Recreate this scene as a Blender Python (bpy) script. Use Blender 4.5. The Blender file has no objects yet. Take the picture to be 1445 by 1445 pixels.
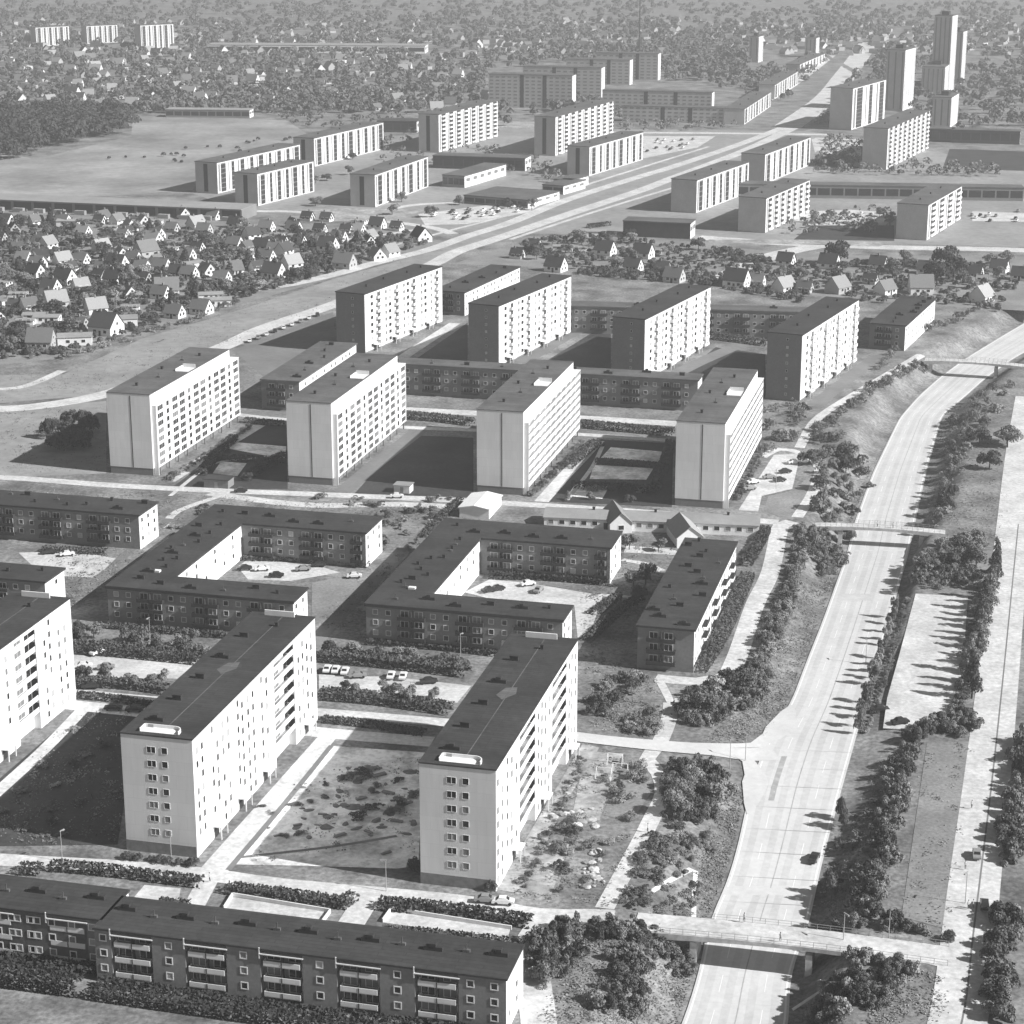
import bpy, bmesh, math, random
import numpy as np
from mathutils import Vector, Matrix

# ------------------------------------------------------------------ camera, sky, sun
SC = bpy.context.scene
COL = SC.collection
F_PX, PITCH, CAM_H, CC = 2950.0, math.radians(16.8), 180.0, 722.5   # photo is 1445 px square
cam_d = bpy.data.cameras.new('camera'); cam = bpy.data.objects.new('camera', cam_d); COL.objects.link(cam)
cam.location = (0, 0, CAM_H); cam.rotation_euler = (math.pi/2 - PITCH, 0, 0)
cam_d.sensor_width = 36; cam_d.lens = 36*F_PX/1445; cam_d.clip_start = 1; cam_d.clip_end = 30000
SC.camera = cam

AZ = math.radians(13.9)                       # the estate's grid: "away" axis turned right of the view
SUN_EL, SUN_AZ = math.radians(35), math.radians(110)   # azimuth clockwise from +y
w = bpy.data.worlds.new('World'); SC.world = w; w.use_nodes = True
nt = w.node_tree; bg = nt.nodes['Background']
sky = nt.nodes.new('ShaderNodeTexSky'); sky.sky_type = 'NISHITA'; sky.sun_disc = False
sky.sun_elevation = SUN_EL; sky.sun_rotation = SUN_AZ
bw = nt.nodes.new('ShaderNodeRGBToBW')        # black and white film
nt.links.new(sky.outputs[0], bw.inputs[0]); nt.links.new(bw.outputs[0], bg.inputs[0]); bg.inputs[1].default_value = 0.042
sl = bpy.data.lights.new('sun', 'SUN'); sl.energy = 5.0; sl.angle = math.radians(0.5); sl.color = (1, 1, 1)
so = bpy.data.objects.new('sun', sl); COL.objects.link(so)
sd = Vector((math.sin(SUN_AZ)*math.cos(SUN_EL), math.cos(SUN_AZ)*math.cos(SUN_EL), math.sin(SUN_EL)))
so.rotation_euler = sd.to_track_quat('Z', 'Y').to_euler(); so.location = (300, 100, 400)
SC.view_settings.view_transform = 'Standard'; SC.view_settings.look = 'None'
SC.view_settings.exposure = 0.68; SC.view_settings.gamma = 1

R = random.Random(7)
# ------------------------------------------------------------------ photo pixel -> place on the ground
def P(px, py, z=0.0):
    fx, ux = math.cos(PITCH), math.sin(PITCH)
    dx, dv = px-CC, CC-py
    dy = fx*F_PX + ux*dv; dz = -ux*F_PX + fx*dv
    t = (z-CAM_H)/dz
    return Vector((dx*t, dy*t, z))

# ------------------------------------------------------------------ materials
MATS = {}
def mat(name, v, rough=0.9, noise=0.0, scale=1.0, noise2=0.0, scale2=0.05, rand=0.0, bump=0.0, trans=0.0, stretch=None, spec=0.3, rot=0.0, courses=None):
    if name in MATS: return MATS[name]
    m = bpy.data.materials.new(name); m.use_nodes = True; n = m.node_tree.nodes; L = m.node_tree.links
    b = n['Principled BSDF']; b.inputs['Roughness'].default_value = rough
    b.inputs['Specular IOR Level'].default_value = spec
    b.inputs['Base Color'].default_value = (v, v, v, 1)
    tc = n.new('ShaderNodeTexCoord'); src = tc.outputs['Object']
    geo = n.new('ShaderNodeNewGeometry')
    val = None
    def mul(a, bb):
        k = n.new('ShaderNodeMath'); k.operation = 'MULTIPLY'
        L.new(a, k.inputs[0]); L.new(bb, k.inputs[1]); return k.outputs[0]
    def layer(amount, sc, detail):
        t = n.new('ShaderNodeTexNoise'); t.inputs['Scale'].default_value = sc; t.inputs['Detail'].default_value = detail; t.inputs['Roughness'].default_value = .62
        if stretch:
            mp = n.new('ShaderNodeMapping'); mp.inputs['Scale'].default_value = stretch; mp.inputs['Rotation'].default_value = (0, 0, rot)
            L.new(geo.outputs['Position'], mp.inputs['Vector']); L.new(mp.outputs[0], t.inputs['Vector'])
        else: L.new(geo.outputs['Position'], t.inputs['Vector'])
        r = n.new('ShaderNodeMapRange'); r.inputs['From Min'].default_value = .28; r.inputs['From Max'].default_value = .72
        r.inputs['To Min'].default_value = 1-amount; r.inputs['To Max'].default_value = 1+amount
        L.new(t.outputs[0], r.inputs[0]); return r.outputs[0], t
    tt = None
    if noise:
        val, tt = layer(noise, scale, 5)
    if noise2:
        o2, t2 = layer(noise2, scale2, 6); val = o2 if val is None else mul(val, o2); tt = tt or t2
    if rand:
        oi = n.new('ShaderNodeObjectInfo'); r = n.new('ShaderNodeMapRange')
        r.inputs['To Min'].default_value = 1-rand; r.inputs['To Max'].default_value = 1+rand
        L.new(oi.outputs['Random'], r.inputs[0]); val = r.outputs[0] if val is None else mul(val, r.outputs[0])
    if courses:                                  # felt lengths on a roof, or joints between wall panels
        bw_, bh, mort, tone, wall = courses
        bt = n.new('ShaderNodeTexBrick'); bt.inputs['Scale'].default_value = 1; bt.inputs['Brick Width'].default_value = bw_; bt.inputs['Row Height'].default_value = bh; bt.inputs['Mortar Size'].default_value = mort
        bt.inputs['Color1'].default_value = (1, 1, 1, 1); c2 = 1-tone; bt.inputs['Color2'].default_value = (c2, c2, c2, 1); c3 = 1-tone*2.2; bt.inputs['Mortar'].default_value = (c3, c3, c3, 1)
        if wall:
            sp = n.new('ShaderNodeSeparateXYZ'); L.new(src, sp.inputs[0]); ad = n.new('ShaderNodeMath'); L.new(sp.outputs[0], ad.inputs[0]); L.new(sp.outputs[1], ad.inputs[1])
            cb = n.new('ShaderNodeCombineXYZ'); L.new(ad.outputs[0], cb.inputs[0]); L.new(sp.outputs[2], cb.inputs[1]); L.new(cb.outputs[0], bt.inputs['Vector'])
        else: L.new(src, bt.inputs['Vector'])
        bb = n.new('ShaderNodeRGBToBW'); L.new(bt.outputs[0], bb.inputs[0]); val = bb.outputs[0] if val is None else mul(val, bb.outputs[0])
    if val is not None:
        vv = n.new('ShaderNodeMath'); vv.operation = 'MULTIPLY'; vv.use_clamp = True
        L.new(val, vv.inputs[0]); vv.inputs[1].default_value = v
        L.new(vv.outputs[0], b.inputs['Base Color'])
    if bump and tt:
        bp = n.new('ShaderNodeBump'); bp.inputs['Strength'].default_value = bump; bp.inputs['Distance'].default_value = .3
        L.new(tt.outputs[0], bp.inputs['Height']); L.new(bp.outputs[0], b.inputs['Normal'])
    if trans:
        tr = n.new('ShaderNodeBsdfTranslucent'); mx = n.new('ShaderNodeMixShader'); mx.inputs[0].default_value = trans
        if val is not None: L.new(vv.outputs[0], tr.inputs[0])
        else: tr.inputs[0].default_value = (v, v, v, 1)
        out = n['Material Output']
        L.new(b.outputs[0], mx.inputs[1]); L.new(tr.outputs[0], mx.inputs[2]); L.new(mx.outputs[0], out.inputs[0])
    MATS[name] = m; return m

M_ground = mat('rough grass and soil', .18, noise=.55, scale=.9, noise2=.65, scale2=.07, bump=.25)
M_lawn = mat('mown lawn', .21, noise=.3, scale=1.3, noise2=.3, scale2=.08)
M_lawn_dark_shade = mat('dark lawn', .04, noise=.35, scale=.9, noise2=.4, scale2=.08)  # slab shadow on the grass is darkened into this colour
M_field = mat('dry field', .25, noise=.2, scale=.2, noise2=.5, scale2=.014)
M_bare = mat('trodden bare soil', .30, noise=.5, scale=.5, noise2=.5, scale2=.09)
M_yard = mat('pale rubbly yard', .74, noise=.35, scale=.7, noise2=.6, scale2=.12)
M_path = mat('pale paving', .52, noise=.22, scale=.8, noise2=.25, scale2=.1)
M_lot = mat('pale gravel', .5, noise=.25, scale=.9, noise2=.28, scale2=.11)
M_conc = mat('concrete carriageway', .54, noise=.08, scale=.8, noise2=.09, scale2=.06)
M_mark = mat('lane wear and painted shadow', .36, noise=.25, scale=.5)  # for the road seam and a tree shadow painted on the road
M_asph = mat('grey asphalt', .17, noise=.12, scale=.5, noise2=.2, scale2=.05)
M_white = mat('white render', .72, noise=.07, scale=.9, noise2=.07, scale2=.12, stretch=(1, 1, .15))
M_slabwhite = mat('white slab render', .74, noise=.045, scale=.9, noise2=.06, scale2=.15, stretch=(1, 1, .15), courses=(3.6, 2.8, .04, .05, True))
M_brick = mat('dark brick', .21, noise=.14, scale=1.6, noise2=.16, scale2=.16)
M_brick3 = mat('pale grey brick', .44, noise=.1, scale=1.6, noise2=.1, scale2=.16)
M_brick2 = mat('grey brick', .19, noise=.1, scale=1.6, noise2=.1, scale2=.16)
M_plinth = mat('plinth concrete', .2, noise=.25, scale=.9)
M_roof = mat('roofing felt', .046, noise=.22, scale=.8, noise2=.35, scale2=.07, courses=(9, 1.1, .06, .22, False))
M_roofg = mat('grey roofing felt', .115, noise=.18, scale=.7, noise2=.3, scale2=.08, courses=(9, 1.1, .06, .2, False))
M_roofp = mat('pale roofing', .27, noise=.1, scale=.6, noise2=.15, scale2=.08)
M_tile_d = mat('dark tiles', .05, noise=.15, scale=2, rand=.35)
M_tile_m = mat('mid tiles', .15, noise=.15, scale=2, rand=.3)
M_tile_p = mat('pale tiles', .28, noise=.12, scale=2, rand=.25)
M_hwall = mat('house render', .72, noise=.06, scale=1, rand=.08)
M_hwall_g = mat('grey house render', .4, noise=.08, scale=1, rand=.15)
M_glass = mat('window glass', .025, rough=.12, spec=.5)
M_glass2 = mat('window with blind', .2, rough=.3)
M_curt = mat('window with curtain', .42, rough=.4)
M_frame = mat('white paint', .75, rough=.5)
M_dark = mat('dark paint', .035, rough=.6)
M_grey = mat('grey paint', .3, rough=.6)
M_metal = mat('galvanised steel', .35, rough=.5)
M_leaf = mat('leaves', .15, rough=.75, noise=.3, scale=.8, rand=.4, trans=.09)
M_leaf_d = mat('dark leaves', .07, rough=.75, noise=.3, scale=.8, rand=.4, trans=.08)
M_leaf_l = mat('light leaves', .25, rough=.75, noise=.3, scale=.8, rand=.3, trans=.1)
M_tuft_d = mat('rough grass', .13, noise=.2, scale=.5); M_tuft_l = mat('dry grass', .24, noise=.2, scale=.5)
M_leaf_x = mat('very dark leaves', .035, noise=.3, scale=.8)
M_bark = mat('bark', .07, noise=.3, scale=2)
M_car_w = mat('white car paint', .7, rough=.25, spec=.5); M_car_d = mat('black car paint', .03, rough=.2, spec=.5); M_car_g = mat('grey car paint', .25, rough=.25, spec=.5)
M_tyre = mat('tyre rubber', .025); M_cloth = mat('dark clothing', .06); M_cloth_l = mat('pale clothing', .5); M_skin = mat('skin', .38)

# ------------------------------------------------------------------ mesh helpers
class MB:
    def __init__(s): s.v = []; s.f = []; s.m = []
    def quad(s, a, b, c, d, m=0):
        i = len(s.v); s.v += [tuple(a), tuple(b), tuple(c), tuple(d)]; s.f.append((i, i+1, i+2, i+3)); s.m.append(m)
    def face(s, pts, m=0):
        i = len(s.v); s.v += [tuple(p) for p in pts]; s.f.append(tuple(range(i, i+len(pts)))); s.m.append(m)
    def box(s, x0, x1, y0, y1, z0, z1, m=0, mtop=None):
        i = len(s.v)
        s.v += [(x0,y0,z0),(x1,y0,z0),(x1,y1,z0),(x0,y1,z0),(x0,y0,z1),(x1,y0,z1),(x1,y1,z1),(x0,y1,z1)]
        for q, mm in (((3,2,1,0), m), ((4,5,6,7), m if mtop is None else mtop), ((0,1,5,4), m), ((1,2,6,5), m), ((2,3,7,6), m), ((3,0,4,7), m)):
            s.f.append(tuple(i+k for k in q)); s.m.append(mm)
        return s
    def prism(s, poly, z0, z1, m=0, mtop=None, top=True):
        n = len(poly); i = len(s.v)
        s.v += [(p[0], p[1], z0) for p in poly] + [(p[0], p[1], z1) for p in poly]
        for k in range(n):
            s.f.append((i+k, i+(k+1) % n, i+n+(k+1) % n, i+n+k)); s.m.append(m)
        if top: s.f.append(tuple(i+n+k for k in range(n))); s.m.append(m if mtop is None else mtop)
        return s
    def tube(s, p0, p1, r0, r1, n=6, m=0):
        p0 = Vector(p0); p1 = Vector(p1); d = (p1-p0).normalized()
        a = d.orthogonal().normalized(); b = d.cross(a); i = len(s.v)
        for p, r in ((p0, r0), (p1, r1)):
            for k in range(n):
                t = 2*math.pi*k/n; s.v.append(tuple(p+a*math.cos(t)*r+b*math.sin(t)*r))
        for k in range(n):
            s.f.append((i+k, i+(k+1) % n, i+n+(k+1) % n, i+n+k)); s.m.append(m)
        s.f.append(tuple(i+n+k for k in range(n))); s.m.append(m)
        s.f.append(tuple(i+n-1-k for k in range(n))); s.m.append(m)
        return s
    def mesh(s, name, mats):
        me = bpy.data.meshes.new(name); me.from_pydata(s.v, [], s.f)
        for m in mats: me.materials.append(m)
        me.polygons.foreach_set('material_index', s.m); me.update(); return me
def ob(name, me, parent=None, loc=(0,0,0), rz=0.0, scale=None):
    o = bpy.data.objects.new(name, me); COL.objects.link(o)
    o.location = loc; o.rotation_euler = (0, 0, rz)
    if scale is not None: o.scale = scale
    if parent: o.parent = parent
    return o
def tag(o, label=None, cat=None, group=None, kind=None):
    if label:
        o['label'] = label
        if not 4 <= len(label.split()) <= 16: print('LABEL', len(label.split()), label)
    if cat: o['category'] = cat
    if group: o['group'] = group
    if kind: o['kind'] = kind
    return o
def thing(name, label, cat, loc, az=0.0, group=None):
    o = ob(name, None, None, loc, -az); o.empty_display_size = .5
    return tag(o, label, cat, group)
BOXM = {}
def boxmesh(name, x0, x1, y0, y1, z0, z1, m):
    k = (name, x0, x1, y0, y1, z0, z1, m.name)
    if k not in BOXM: BOXM[k] = MB().box(x0, x1, y0, y1, z0, z1).mesh(name, [m])
    return BOXM[k]

# ------------------------------------------------------------------ the motorway cutting and the ground
# pixels of the left and right edges of the carriageway with the level of the road there
FW = [((930,1520),(1095,1520),-5.5), ((965,1440),(1115,1440),-5.5), ((989,1363),(1113,1378),-5.5), ((999,1300),(1140,1312),-5.4), ((1022,1258),(1150,1262),-4.8), ((1040,1200),(1163,1205),-3.4),
      ((1060,1105),(1186,1120),-1.4), ((1082,1045),(1206,1048),-.8), ((1116,992),(1222,990),-.9), ((1139,931),(1241,930),-1.3), ((1161,876),(1256,872),-2.0),
      ((1196,778),(1283,778),-4.8), ((1206,736),(1291,739),-5.6), ((1232,666),(1309,659),-5.4), ((1269,590),(1330,586),-5.3), ((1295,560),(1362,560),-5.4), ((1325,533),(1392,533),-5.5), ((1362,506),(1432,505),-5.5), ((1414,474),(1490,474),-5.4), ((1490,430),(1570,430),-5.0), ((1570,398),(1650,398),-3.0), ((1680,360),(1760,360),0.0)]
_l = np.array([tuple(P(a[0], a[1], z)) for a, b, z in FW]); _r = np.array([tuple(P(b[0], b[1], z)) for a, b, z in FW])
_ys = (_l[:,1]+_r[:,1])/2
def _interp(y, arr):
    return np.interp(y, arr[:,1], arr[:,0])
def smooth_interp(y, arr):
    return (_interp(y-9, arr)+2*_interp(y-4.5, arr)+2*_interp(y, arr)+2*_interp(y+4.5, arr)+_interp(y+9, arr))/8
def fw(y):
    z = np.interp(y, _ys, _l[:,2])
    return smooth_interp(y, _l), smooth_interp(y, _r), z
Y_FW0, Y_FW1 = float(_ys[0]), float(_ys[-1])
def sstep(t):
    t = np.clip(t, 0, 1); return t*t*(3-2*t)
def terrain(x, y):
    x = np.asarray(x, float); y = np.asarray(y, float)
    xl, xr, zf = fw(y)
    wl = np.interp(y, [300, 380, 440, 470, 480, 620, 900], [12, 12, 9, 7, 9, 13, 12])
    wr = np.interp(y, [300, 440, 455, 490, 570, 610, 900], [9.5, 9, 7, 4.0, 4.5, 12, 13])
    d = np.where(x < xl-1.2, (xl-1.2-x)/wl, np.where(x > xr+1.2, (x-xr-1.2)/wr, 0))
    return np.where(d <= 0, zf-.14, (zf-.14)*(1-sstep(d)))
def tz(x, y): return float(terrain(x, y))

def build_ground():
    xs = np.unique(np.concatenate([np.arange(-9000, -200, 400), np.arange(-200, 10, 15), np.arange(10, 300, 1.6), np.arange(300, 400, 15), np.arange(400, 9001, 400)]))
    ys = np.unique(np.concatenate([np.arange(-600, 280, 80), np.arange(280, 1000, 3.0), np.arange(1000, 1200, 20), np.arange(1200, 14001, 400)]))
    X, Y = np.meshgrid(xs, ys); Z = terrain(X, Y)
    Z = np.where((Y > 262) & (Y < 1010), Z, np.where(np.abs(Z) > 0, Z, 0))
    nx, ny = len(xs), len(ys); V = np.stack([X, Y, Z], -1).reshape(-1, 3)
    idx = np.arange(nx*ny).reshape(ny, nx)
    Fq = np.stack([idx[:-1,:-1], idx[:-1,1:], idx[1:,1:], idx[1:,:-1]], -1).reshape(-1, 4)
    me = np_mesh('ground', V, Fq, M_ground, True)
    tag(ob('ground', me), kind='structure')
def np_mesh(name, V, Q, m, smooth=False):
    me = bpy.data.meshes.new(name); k = Q.shape[1]
    me.vertices.add(len(V)); me.vertices.foreach_set('co', np.asarray(V, np.float32).ravel())
    me.loops.add(Q.size); me.loops.foreach_set('vertex_index', Q.astype(np.int32).ravel())
    me.polygons.add(len(Q)); me.polygons.foreach_set('loop_start', np.arange(0, Q.size, k, dtype=np.int32))
    try: me.polygons.foreach_set('loop_total', np.full(len(Q), k, np.int32))
    except Exception: pass
    if m is not None: me.materials.append(m)
    if smooth: me.polygons.foreach_set('use_smooth', np.ones(len(Q), bool))
    me.update(calc_edges=True); return me
build_ground()

def catmull(pts, step=4.0):
    pts = [Vector(p[:2]) for p in pts]; out = []
    for i in range(len(pts)-1):
        p0 = pts[max(i-1, 0)]; p1 = pts[i]; p2 = pts[i+1]; p3 = pts[min(i+2, len(pts)-1)]
        n = max(1, int((p2-p1).length/step))
        for k in range(n):
            t = k/n
            out.append(.5*((2*p1)+(p2-p0)*t+(2*p0-5*p1+4*p2-p3)*t*t+(3*p1-p0-3*p2+p3)*t**3))
    out.append(pts[-1]); return out
LAYER = [0]
def strip(name, px, width, m, z=None, label=None, curve=True, kind='structure', world=False, level=None):
    """a road or path along photo pixels laid on the ground"""
    pts = px if world else [tuple(P(a, b)) for a, b in px]
    c = catmull(pts) if curve else [Vector(p[:2]) for p in pts]
    LAYER[0] += 1; dz = .022+.0005*LAYER[0] if z is None else z
    V = []; Q = []; n = 5
    for i, p in enumerate(c):
        t = (c[min(i+1, len(c)-1)]-c[max(i-1, 0)]).normalized(); nrm = Vector((t.y, -t.x))
        wd = width if not isinstance(width, (list, tuple)) else np.interp(i/max(1, len(c)-1), np.linspace(0, 1, len(width)), width)
        for k in range(n):
            q = p+nrm*wd*(k/(n-1)-.5)
            V.append((q.x, q.y, (tz(q.x, q.y) if level is None else level)+dz))
    for i in range(len(c)-1):
        for k in range(n-1):
            a = i*n+k; Q.append((a, a+1, a+n+1, a+n))
    me = np_mesh(name, np.array(V), np.array(Q), m)
    return tag(ob(name, me), kind=kind)
def patch(name, px, m, kind='structure', world=False):
    """a flat piece of ground outlined in photo pixels"""
    LAYER[0] += 1; dz = .012+.0005*LAYER[0]
    pts = [Vector((p[0], p[1], 0)) if world else P(p[0], p[1]) for p in px]
    bm = bmesh.new(); vs = [bm.verts.new((p.x, p.y, dz)) for p in pts]
    f = bm.faces.new(vs); f.normal_update()
    if f.normal.z < 0: f.normal_flip()
    bmesh.ops.triangulate(bm, faces=bm.faces[:])
    me = bpy.data.meshes.new(name); bm.to_mesh(me); bm.free(); me.materials.append(m)
    return tag(ob(name, me), kind=kind)

# ------------------------------------------------------------------ carriageway
def build_motorway():
    ys = np.arange(Y_FW0+2, Y_FW1-2, 4.0); xl, xr, zf = fw(ys); n = 9; V = []; Q = []
    for i in range(len(ys)):
        for k in range(n):
            t = k/(n-1); V.append((xl[i]+(xr[i]-xl[i])*t, ys[i], zf[i]+.02))
    for i in range(len(ys)-1):
        for k in range(n-1):
            a = i*n+k; Q.append((a, a+1, a+n+1, a+n))
    tag(ob('motorway', np_mesh('motorway', np.array(V), np.array(Q), M_conc)), kind='structure')
    def line(name, t, wd, m, y0=None, y1=None, dash=None, dz=.03):
        V = []; Q = []
        yy = np.arange(max(Y_FW0+3, y0 or 0), min(Y_FW1-3, y1 or 1e9), 3.0)
        a, b, z = fw(yy); c = a+(b-a)*t
        for i in range(len(yy)-1):
            if dash and (i % dash[0]) >= dash[1]: continue
            j = len(V); V += [(c[i]-wd/2, yy[i], z[i]+dz), (c[i]+wd/2, yy[i], z[i]+dz), (c[i+1]+wd/2, yy[i+1], z[i+1]+dz), (c[i+1]-wd/2, yy[i+1], z[i+1]+dz)]
            Q.append((j, j+1, j+2, j+3))
        tag(ob(name, np_mesh(name, np.array(V), np.array(Q), m)), kind='structure')
    M_wear = mat('tyre-worn concrete', .485, noise=.1, scale=.8, noise2=.14, scale2=.06)
    for t in (.15, .38, .62, .86): line('tyre_track', t, 1.5, M_wear, dz=.026)
    V = []; Q = []; yy = np.arange(Y_FW0+6, Y_FW1-6, 9.0); a, b, z = fw(yy)
    for i in range(len(yy)):
        j = len(V); V += [(a[i], yy[i], z[i]+.029), (b[i], yy[i]-2, z[i]+.029), (b[i], yy[i]-1.86, z[i]+.029), (a[i], yy[i]+.14, z[i]+.029)]; Q.append((j, j+1, j+2, j+3))
    tag(ob('road_joints', np_mesh('road_joints', np.array(V), np.array(Q), M_wear)), kind='structure')
    line('road_edge_line', .035, .35, M_frame); line('road_edge_line', .965, .35, M_frame)
    line('road_seam', .5, .22, M_mark, dz=.034)
    line('lane_dash', .27, .14, M_frame, dash=(4, 2)); line('lane_dash', .74, .14, M_frame, dash=(4, 2))
    line('road_stain_and_shadow', .26, 1.2, M_mark, y0=396, y1=420, dz=.038); line('road_stain_and_shadow', .36, 9, M_wear, y0=524, y1=531, dz=.042)  # the narrow near streak is a tree shadow painted on the road
build_motorway()

# ------------------------------------------------------------------ fields, lawns, yards, streets (pixels of the photo)
M_verge = mat('verge grass', .25, noise=.2, scale=.25, noise2=.22, scale2=.03)
patch('verge', [(420,205),(700,180),(1140,185),(1480,240),(1480,350),(985,336),(640,326),(430,300),(345,300),(270,272),(300,226)], M_verge)
patch('field', [(188,164),(300,166),(405,170),(432,188),(418,206),(300,226),(272,268),(150,277),(-60,278),(-60,246),(60,222),(185,192)], M_field)
patch('field', [(-60,205),(40,222),(60,236),(-60,246)], M_field)
patch('verge', [(-60,530),(90,528),(200,478),(330,440),(470,394),(600,358),(645,350),(620,372),(470,434),(330,484),(150,556),(-60,574)], M_verge)
patch('verge', [(-60,582),(150,566),(150,668),(-60,676)], M_verge)
patch('lawn', [(-60,290),(330,302),(350,318),(610,322),(606,350),(470,392),(330,432),(200,474),(90,505),(-60,522)], M_lawn)
patch('verge', [(610,350),(700,322),(800,290),(950,240),(1120,176),(1124,182),(950,252),(800,306),(700,338),(640,356)], M_verge)
patch('lawn', [(745,338),(860,325),(985,345),(1150,360),(1470,362),(1470,440),(1300,430),(1000,405),(800,380),(640,372)], M_lawn)
for px, wd in (([(-60,548),(26,547),(88,523)], 4), ([(326,411),(394,404),(469,388),(530,371),(606,352),(660,333),(720,314),(800,282),(900,250),(950,235),(1045,203),(1120,174)], 8),
               ([(-60,574),(26,576),(150,556),(240,520),(325,485),(375,462),(470,430),(560,394),(610,373),(645,355),(700,337),(800,303),(900,270),(950,251),(1050,213),(1120,180)], 9),
               ([(1110,180),(1165,140),(1190,110),(1218,72),(1226,60)], 22),
               ([(985,335),(1100,343),(1250,349),(1414,352),(1500,356)], 13), ([(1165,345),(1100,358),(1050,376),(1018,396)], 12),
               ([(862,187),(1020,188),(1170,190)], 10), ([(1150,195),(1240,200),(1300,215)], 8),
               ([(-60,281),(200,286),(345,297),(430,300),(590,318),(640,330)], 7), ([(430,300),(520,300),(600,288),(760,284)], 6)):
    strip('street', px, wd, M_path)
strip('pavement', [(1030,164),(1090,135),(1135,105),(1170,78)], 14, M_path)
strip('street', [(320,330),(430,342),(520,334),(600,322)], 4, M_path)
strip('street', [(-60,470),(60,468),(110,458)], 5, M_path)
for px in ([(590,302),(700,288),(770,284),(745,300),(660,316),(600,318)], [(880,192),(1010,192),(985,208),(900,225),(880,212)], [(1145,196),(1215,196),(1215,222),(1150,215)],
           [(1090,300),(1200,296),(1260,300),(1250,318),(1150,320)], [(1372,298),(1450,301),(1450,313),(1372,312)]):
    patch('car_park', px, M_lot)
patch('lawn', [(1150,220),(1216,222),(1216,238),(1150,240)], M_lawn_dark_shade); patch('lawn', [(1145,318),(1262,318),(1262,340),(1120,338)], M_lawn_dark_shade)
patch('lawn', [(1340,210),(1480,215),(1480,242),(1330,238)], M_lawn_dark_shade)
# street along the white-gabled row, and the one before it
strip('street', [(-60,672),(26,675),(160,685),(300,692),(479,699),(640,706),(760,713),(900,722),(1098,737)], 5, M_path)
strip('street', [(296,696),(350,704),(440,713),(560,712),(652,716)], 5, M_path)
strip('path', [(230,745),(250,722),(310,700)], 2.5, M_path)
strip('street', [(335,585),(400,592),(571,603),(668,607),(816,613),(950,622)], 4, M_path)
strip('street', [(571,578),(668,583),(820,590),(955,598)], 7, M_path)
for px, wd, m in (([(238,679),(300,640),(366,600)], 4.5, M_path), ([(484,694),(530,655),(592,607)], 6, M_asph), ([(764,708),(800,668),(844,622)], 4.5, M_path),
                  ([(545,520),(590,490),(642,456)], 5, M_path), ([(735,512),(790,480),(842,452)], 7, M_asph), ([(940,535),(985,512),(1050,484)], 7, M_asph), ([(1150,572),(1190,540),(1240,504),(1292,497)], 6, M_asph)):
    strip('footpath', px, wd, m)
patch('lawn', [(500,697),(575,614),(668,618),(668,702)], M_lawn_dark_shade)  # lawns between slabs, shadow darkening put into their colour
patch('lawn', [(240,690),(360,600),(404,600),(406,690)], M_lawn_dark_shade); patch('lawn', [(775,708),(845,620),(950,626),(948,716)], M_lawn_dark_shade)
patch('lawn', [(640,470),(660,455),(660,515),(575,515)], M_lawn_dark_shade); patch('lawn', [(835,470),(862,460),(862,525),(770,510)], M_lawn_dark_shade); patch('lawn', [(1010,490),(1080,500),(1080,560),(960,530)], M_lawn_dark_shade)
for px in ([(316,632),(330,624),(404,630),(402,648)], [(300,668),(312,651),(348,654),(335,672)], [(832,676),(838,656),(922,661),(912,677)], [(848,646),(862,631),(942,638),(928,652)], [(800,700),(812,683),(860,686),(850,704)]):
    patch('garden_plot', px, M_yard)
for px in ([(72,1078),(138,1076),(148,1092),(82,1098)], [(60,1118),(110,1112),(118,1126),(64,1132)], [(104,1048),(128,1046),(130,1056),(106,1058)]): patch('garden_plot', px, M_bare)
strip('footpath', [(240,700),(300,655),(350,648),(402,640)], 1.4, M_path)
strip('footpath', [(800,706),(835,660),(850,630)], 1.4, M_path)
for px in ([(425,296),(490,294),(600,296),(560,312),(430,312)], [(1000,338),(1120,338),(1262,342),(1240,348),(1000,342)], [(600,222),(745,215),(750,224),(610,230)], [(700,170),(760,172),(752,182),(700,180)]): patch('forecourt', px, M_bare)
strip('pavement', [(560,345),(640,324),(720,302),(800,270),(900,238),(1000,207)], 3, M_path)
strip('pavement', [(720,338),(820,305),(900,280),(960,262)], 3, M_path)
patch('car_park', [(328,494),(470,440),(474,492),(372,532)], M_asph)
patch('car_park', [(1042,720),(1075,668),(1092,642),(1130,640),(1118,690),(1075,700),(1070,722)], M_lot)
patch('lawn', [(1078,722),(1084,700),(1120,692),(1146,668),(1150,690),(1118,734)], M_lawn)
strip('footpath', [(1300,500),(1218,549),(1171,578),(1147,598),(1128,632)], 3.5, M_path)
strip('footpath', [(1075,645),(1100,634),(1134,641),(1156,660),(1147,695),(1125,730)], 3.5, M_path)
strip('footpath', [(1118,736),(1102,742),(1087,807),(1065,854),(1040,927),(1022,956),(985,962),(925,957)], 5, M_path)
strip('footpath', [(929,957),(940,978),(947,992),(956,988),(1030,952)], 2, M_path)
strip('footpath', [(947,992),(944,1015),(930,1050),(913,1072),(930,1092),(936,1120),(920,1155),(900,1195),(879,1234),(853,1282)], 3.6, M_path)
strip('slip_road', [(700,1024),(825,1042),(940,1054),(1000,1058),(1030,1058),(1050,1057),(1066,1056),(1078,1055),(1092,1054)], [5,5,5,5,5.5,6,7,9,10], M_conc, z=.2)
strip('slip_road', [(1036,1053),(1066,1047),(1090,1034),(1106,1014),(1117,990)], [.5,4,6,5,.5], M_conc, z=.23)
strip('slip_road', [(1036,1062),(1056,1068),(1066,1086),(1064,1108),(1056,1135)], [.5,4,5.5,4,.5], M_conc, z=.24)
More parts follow.
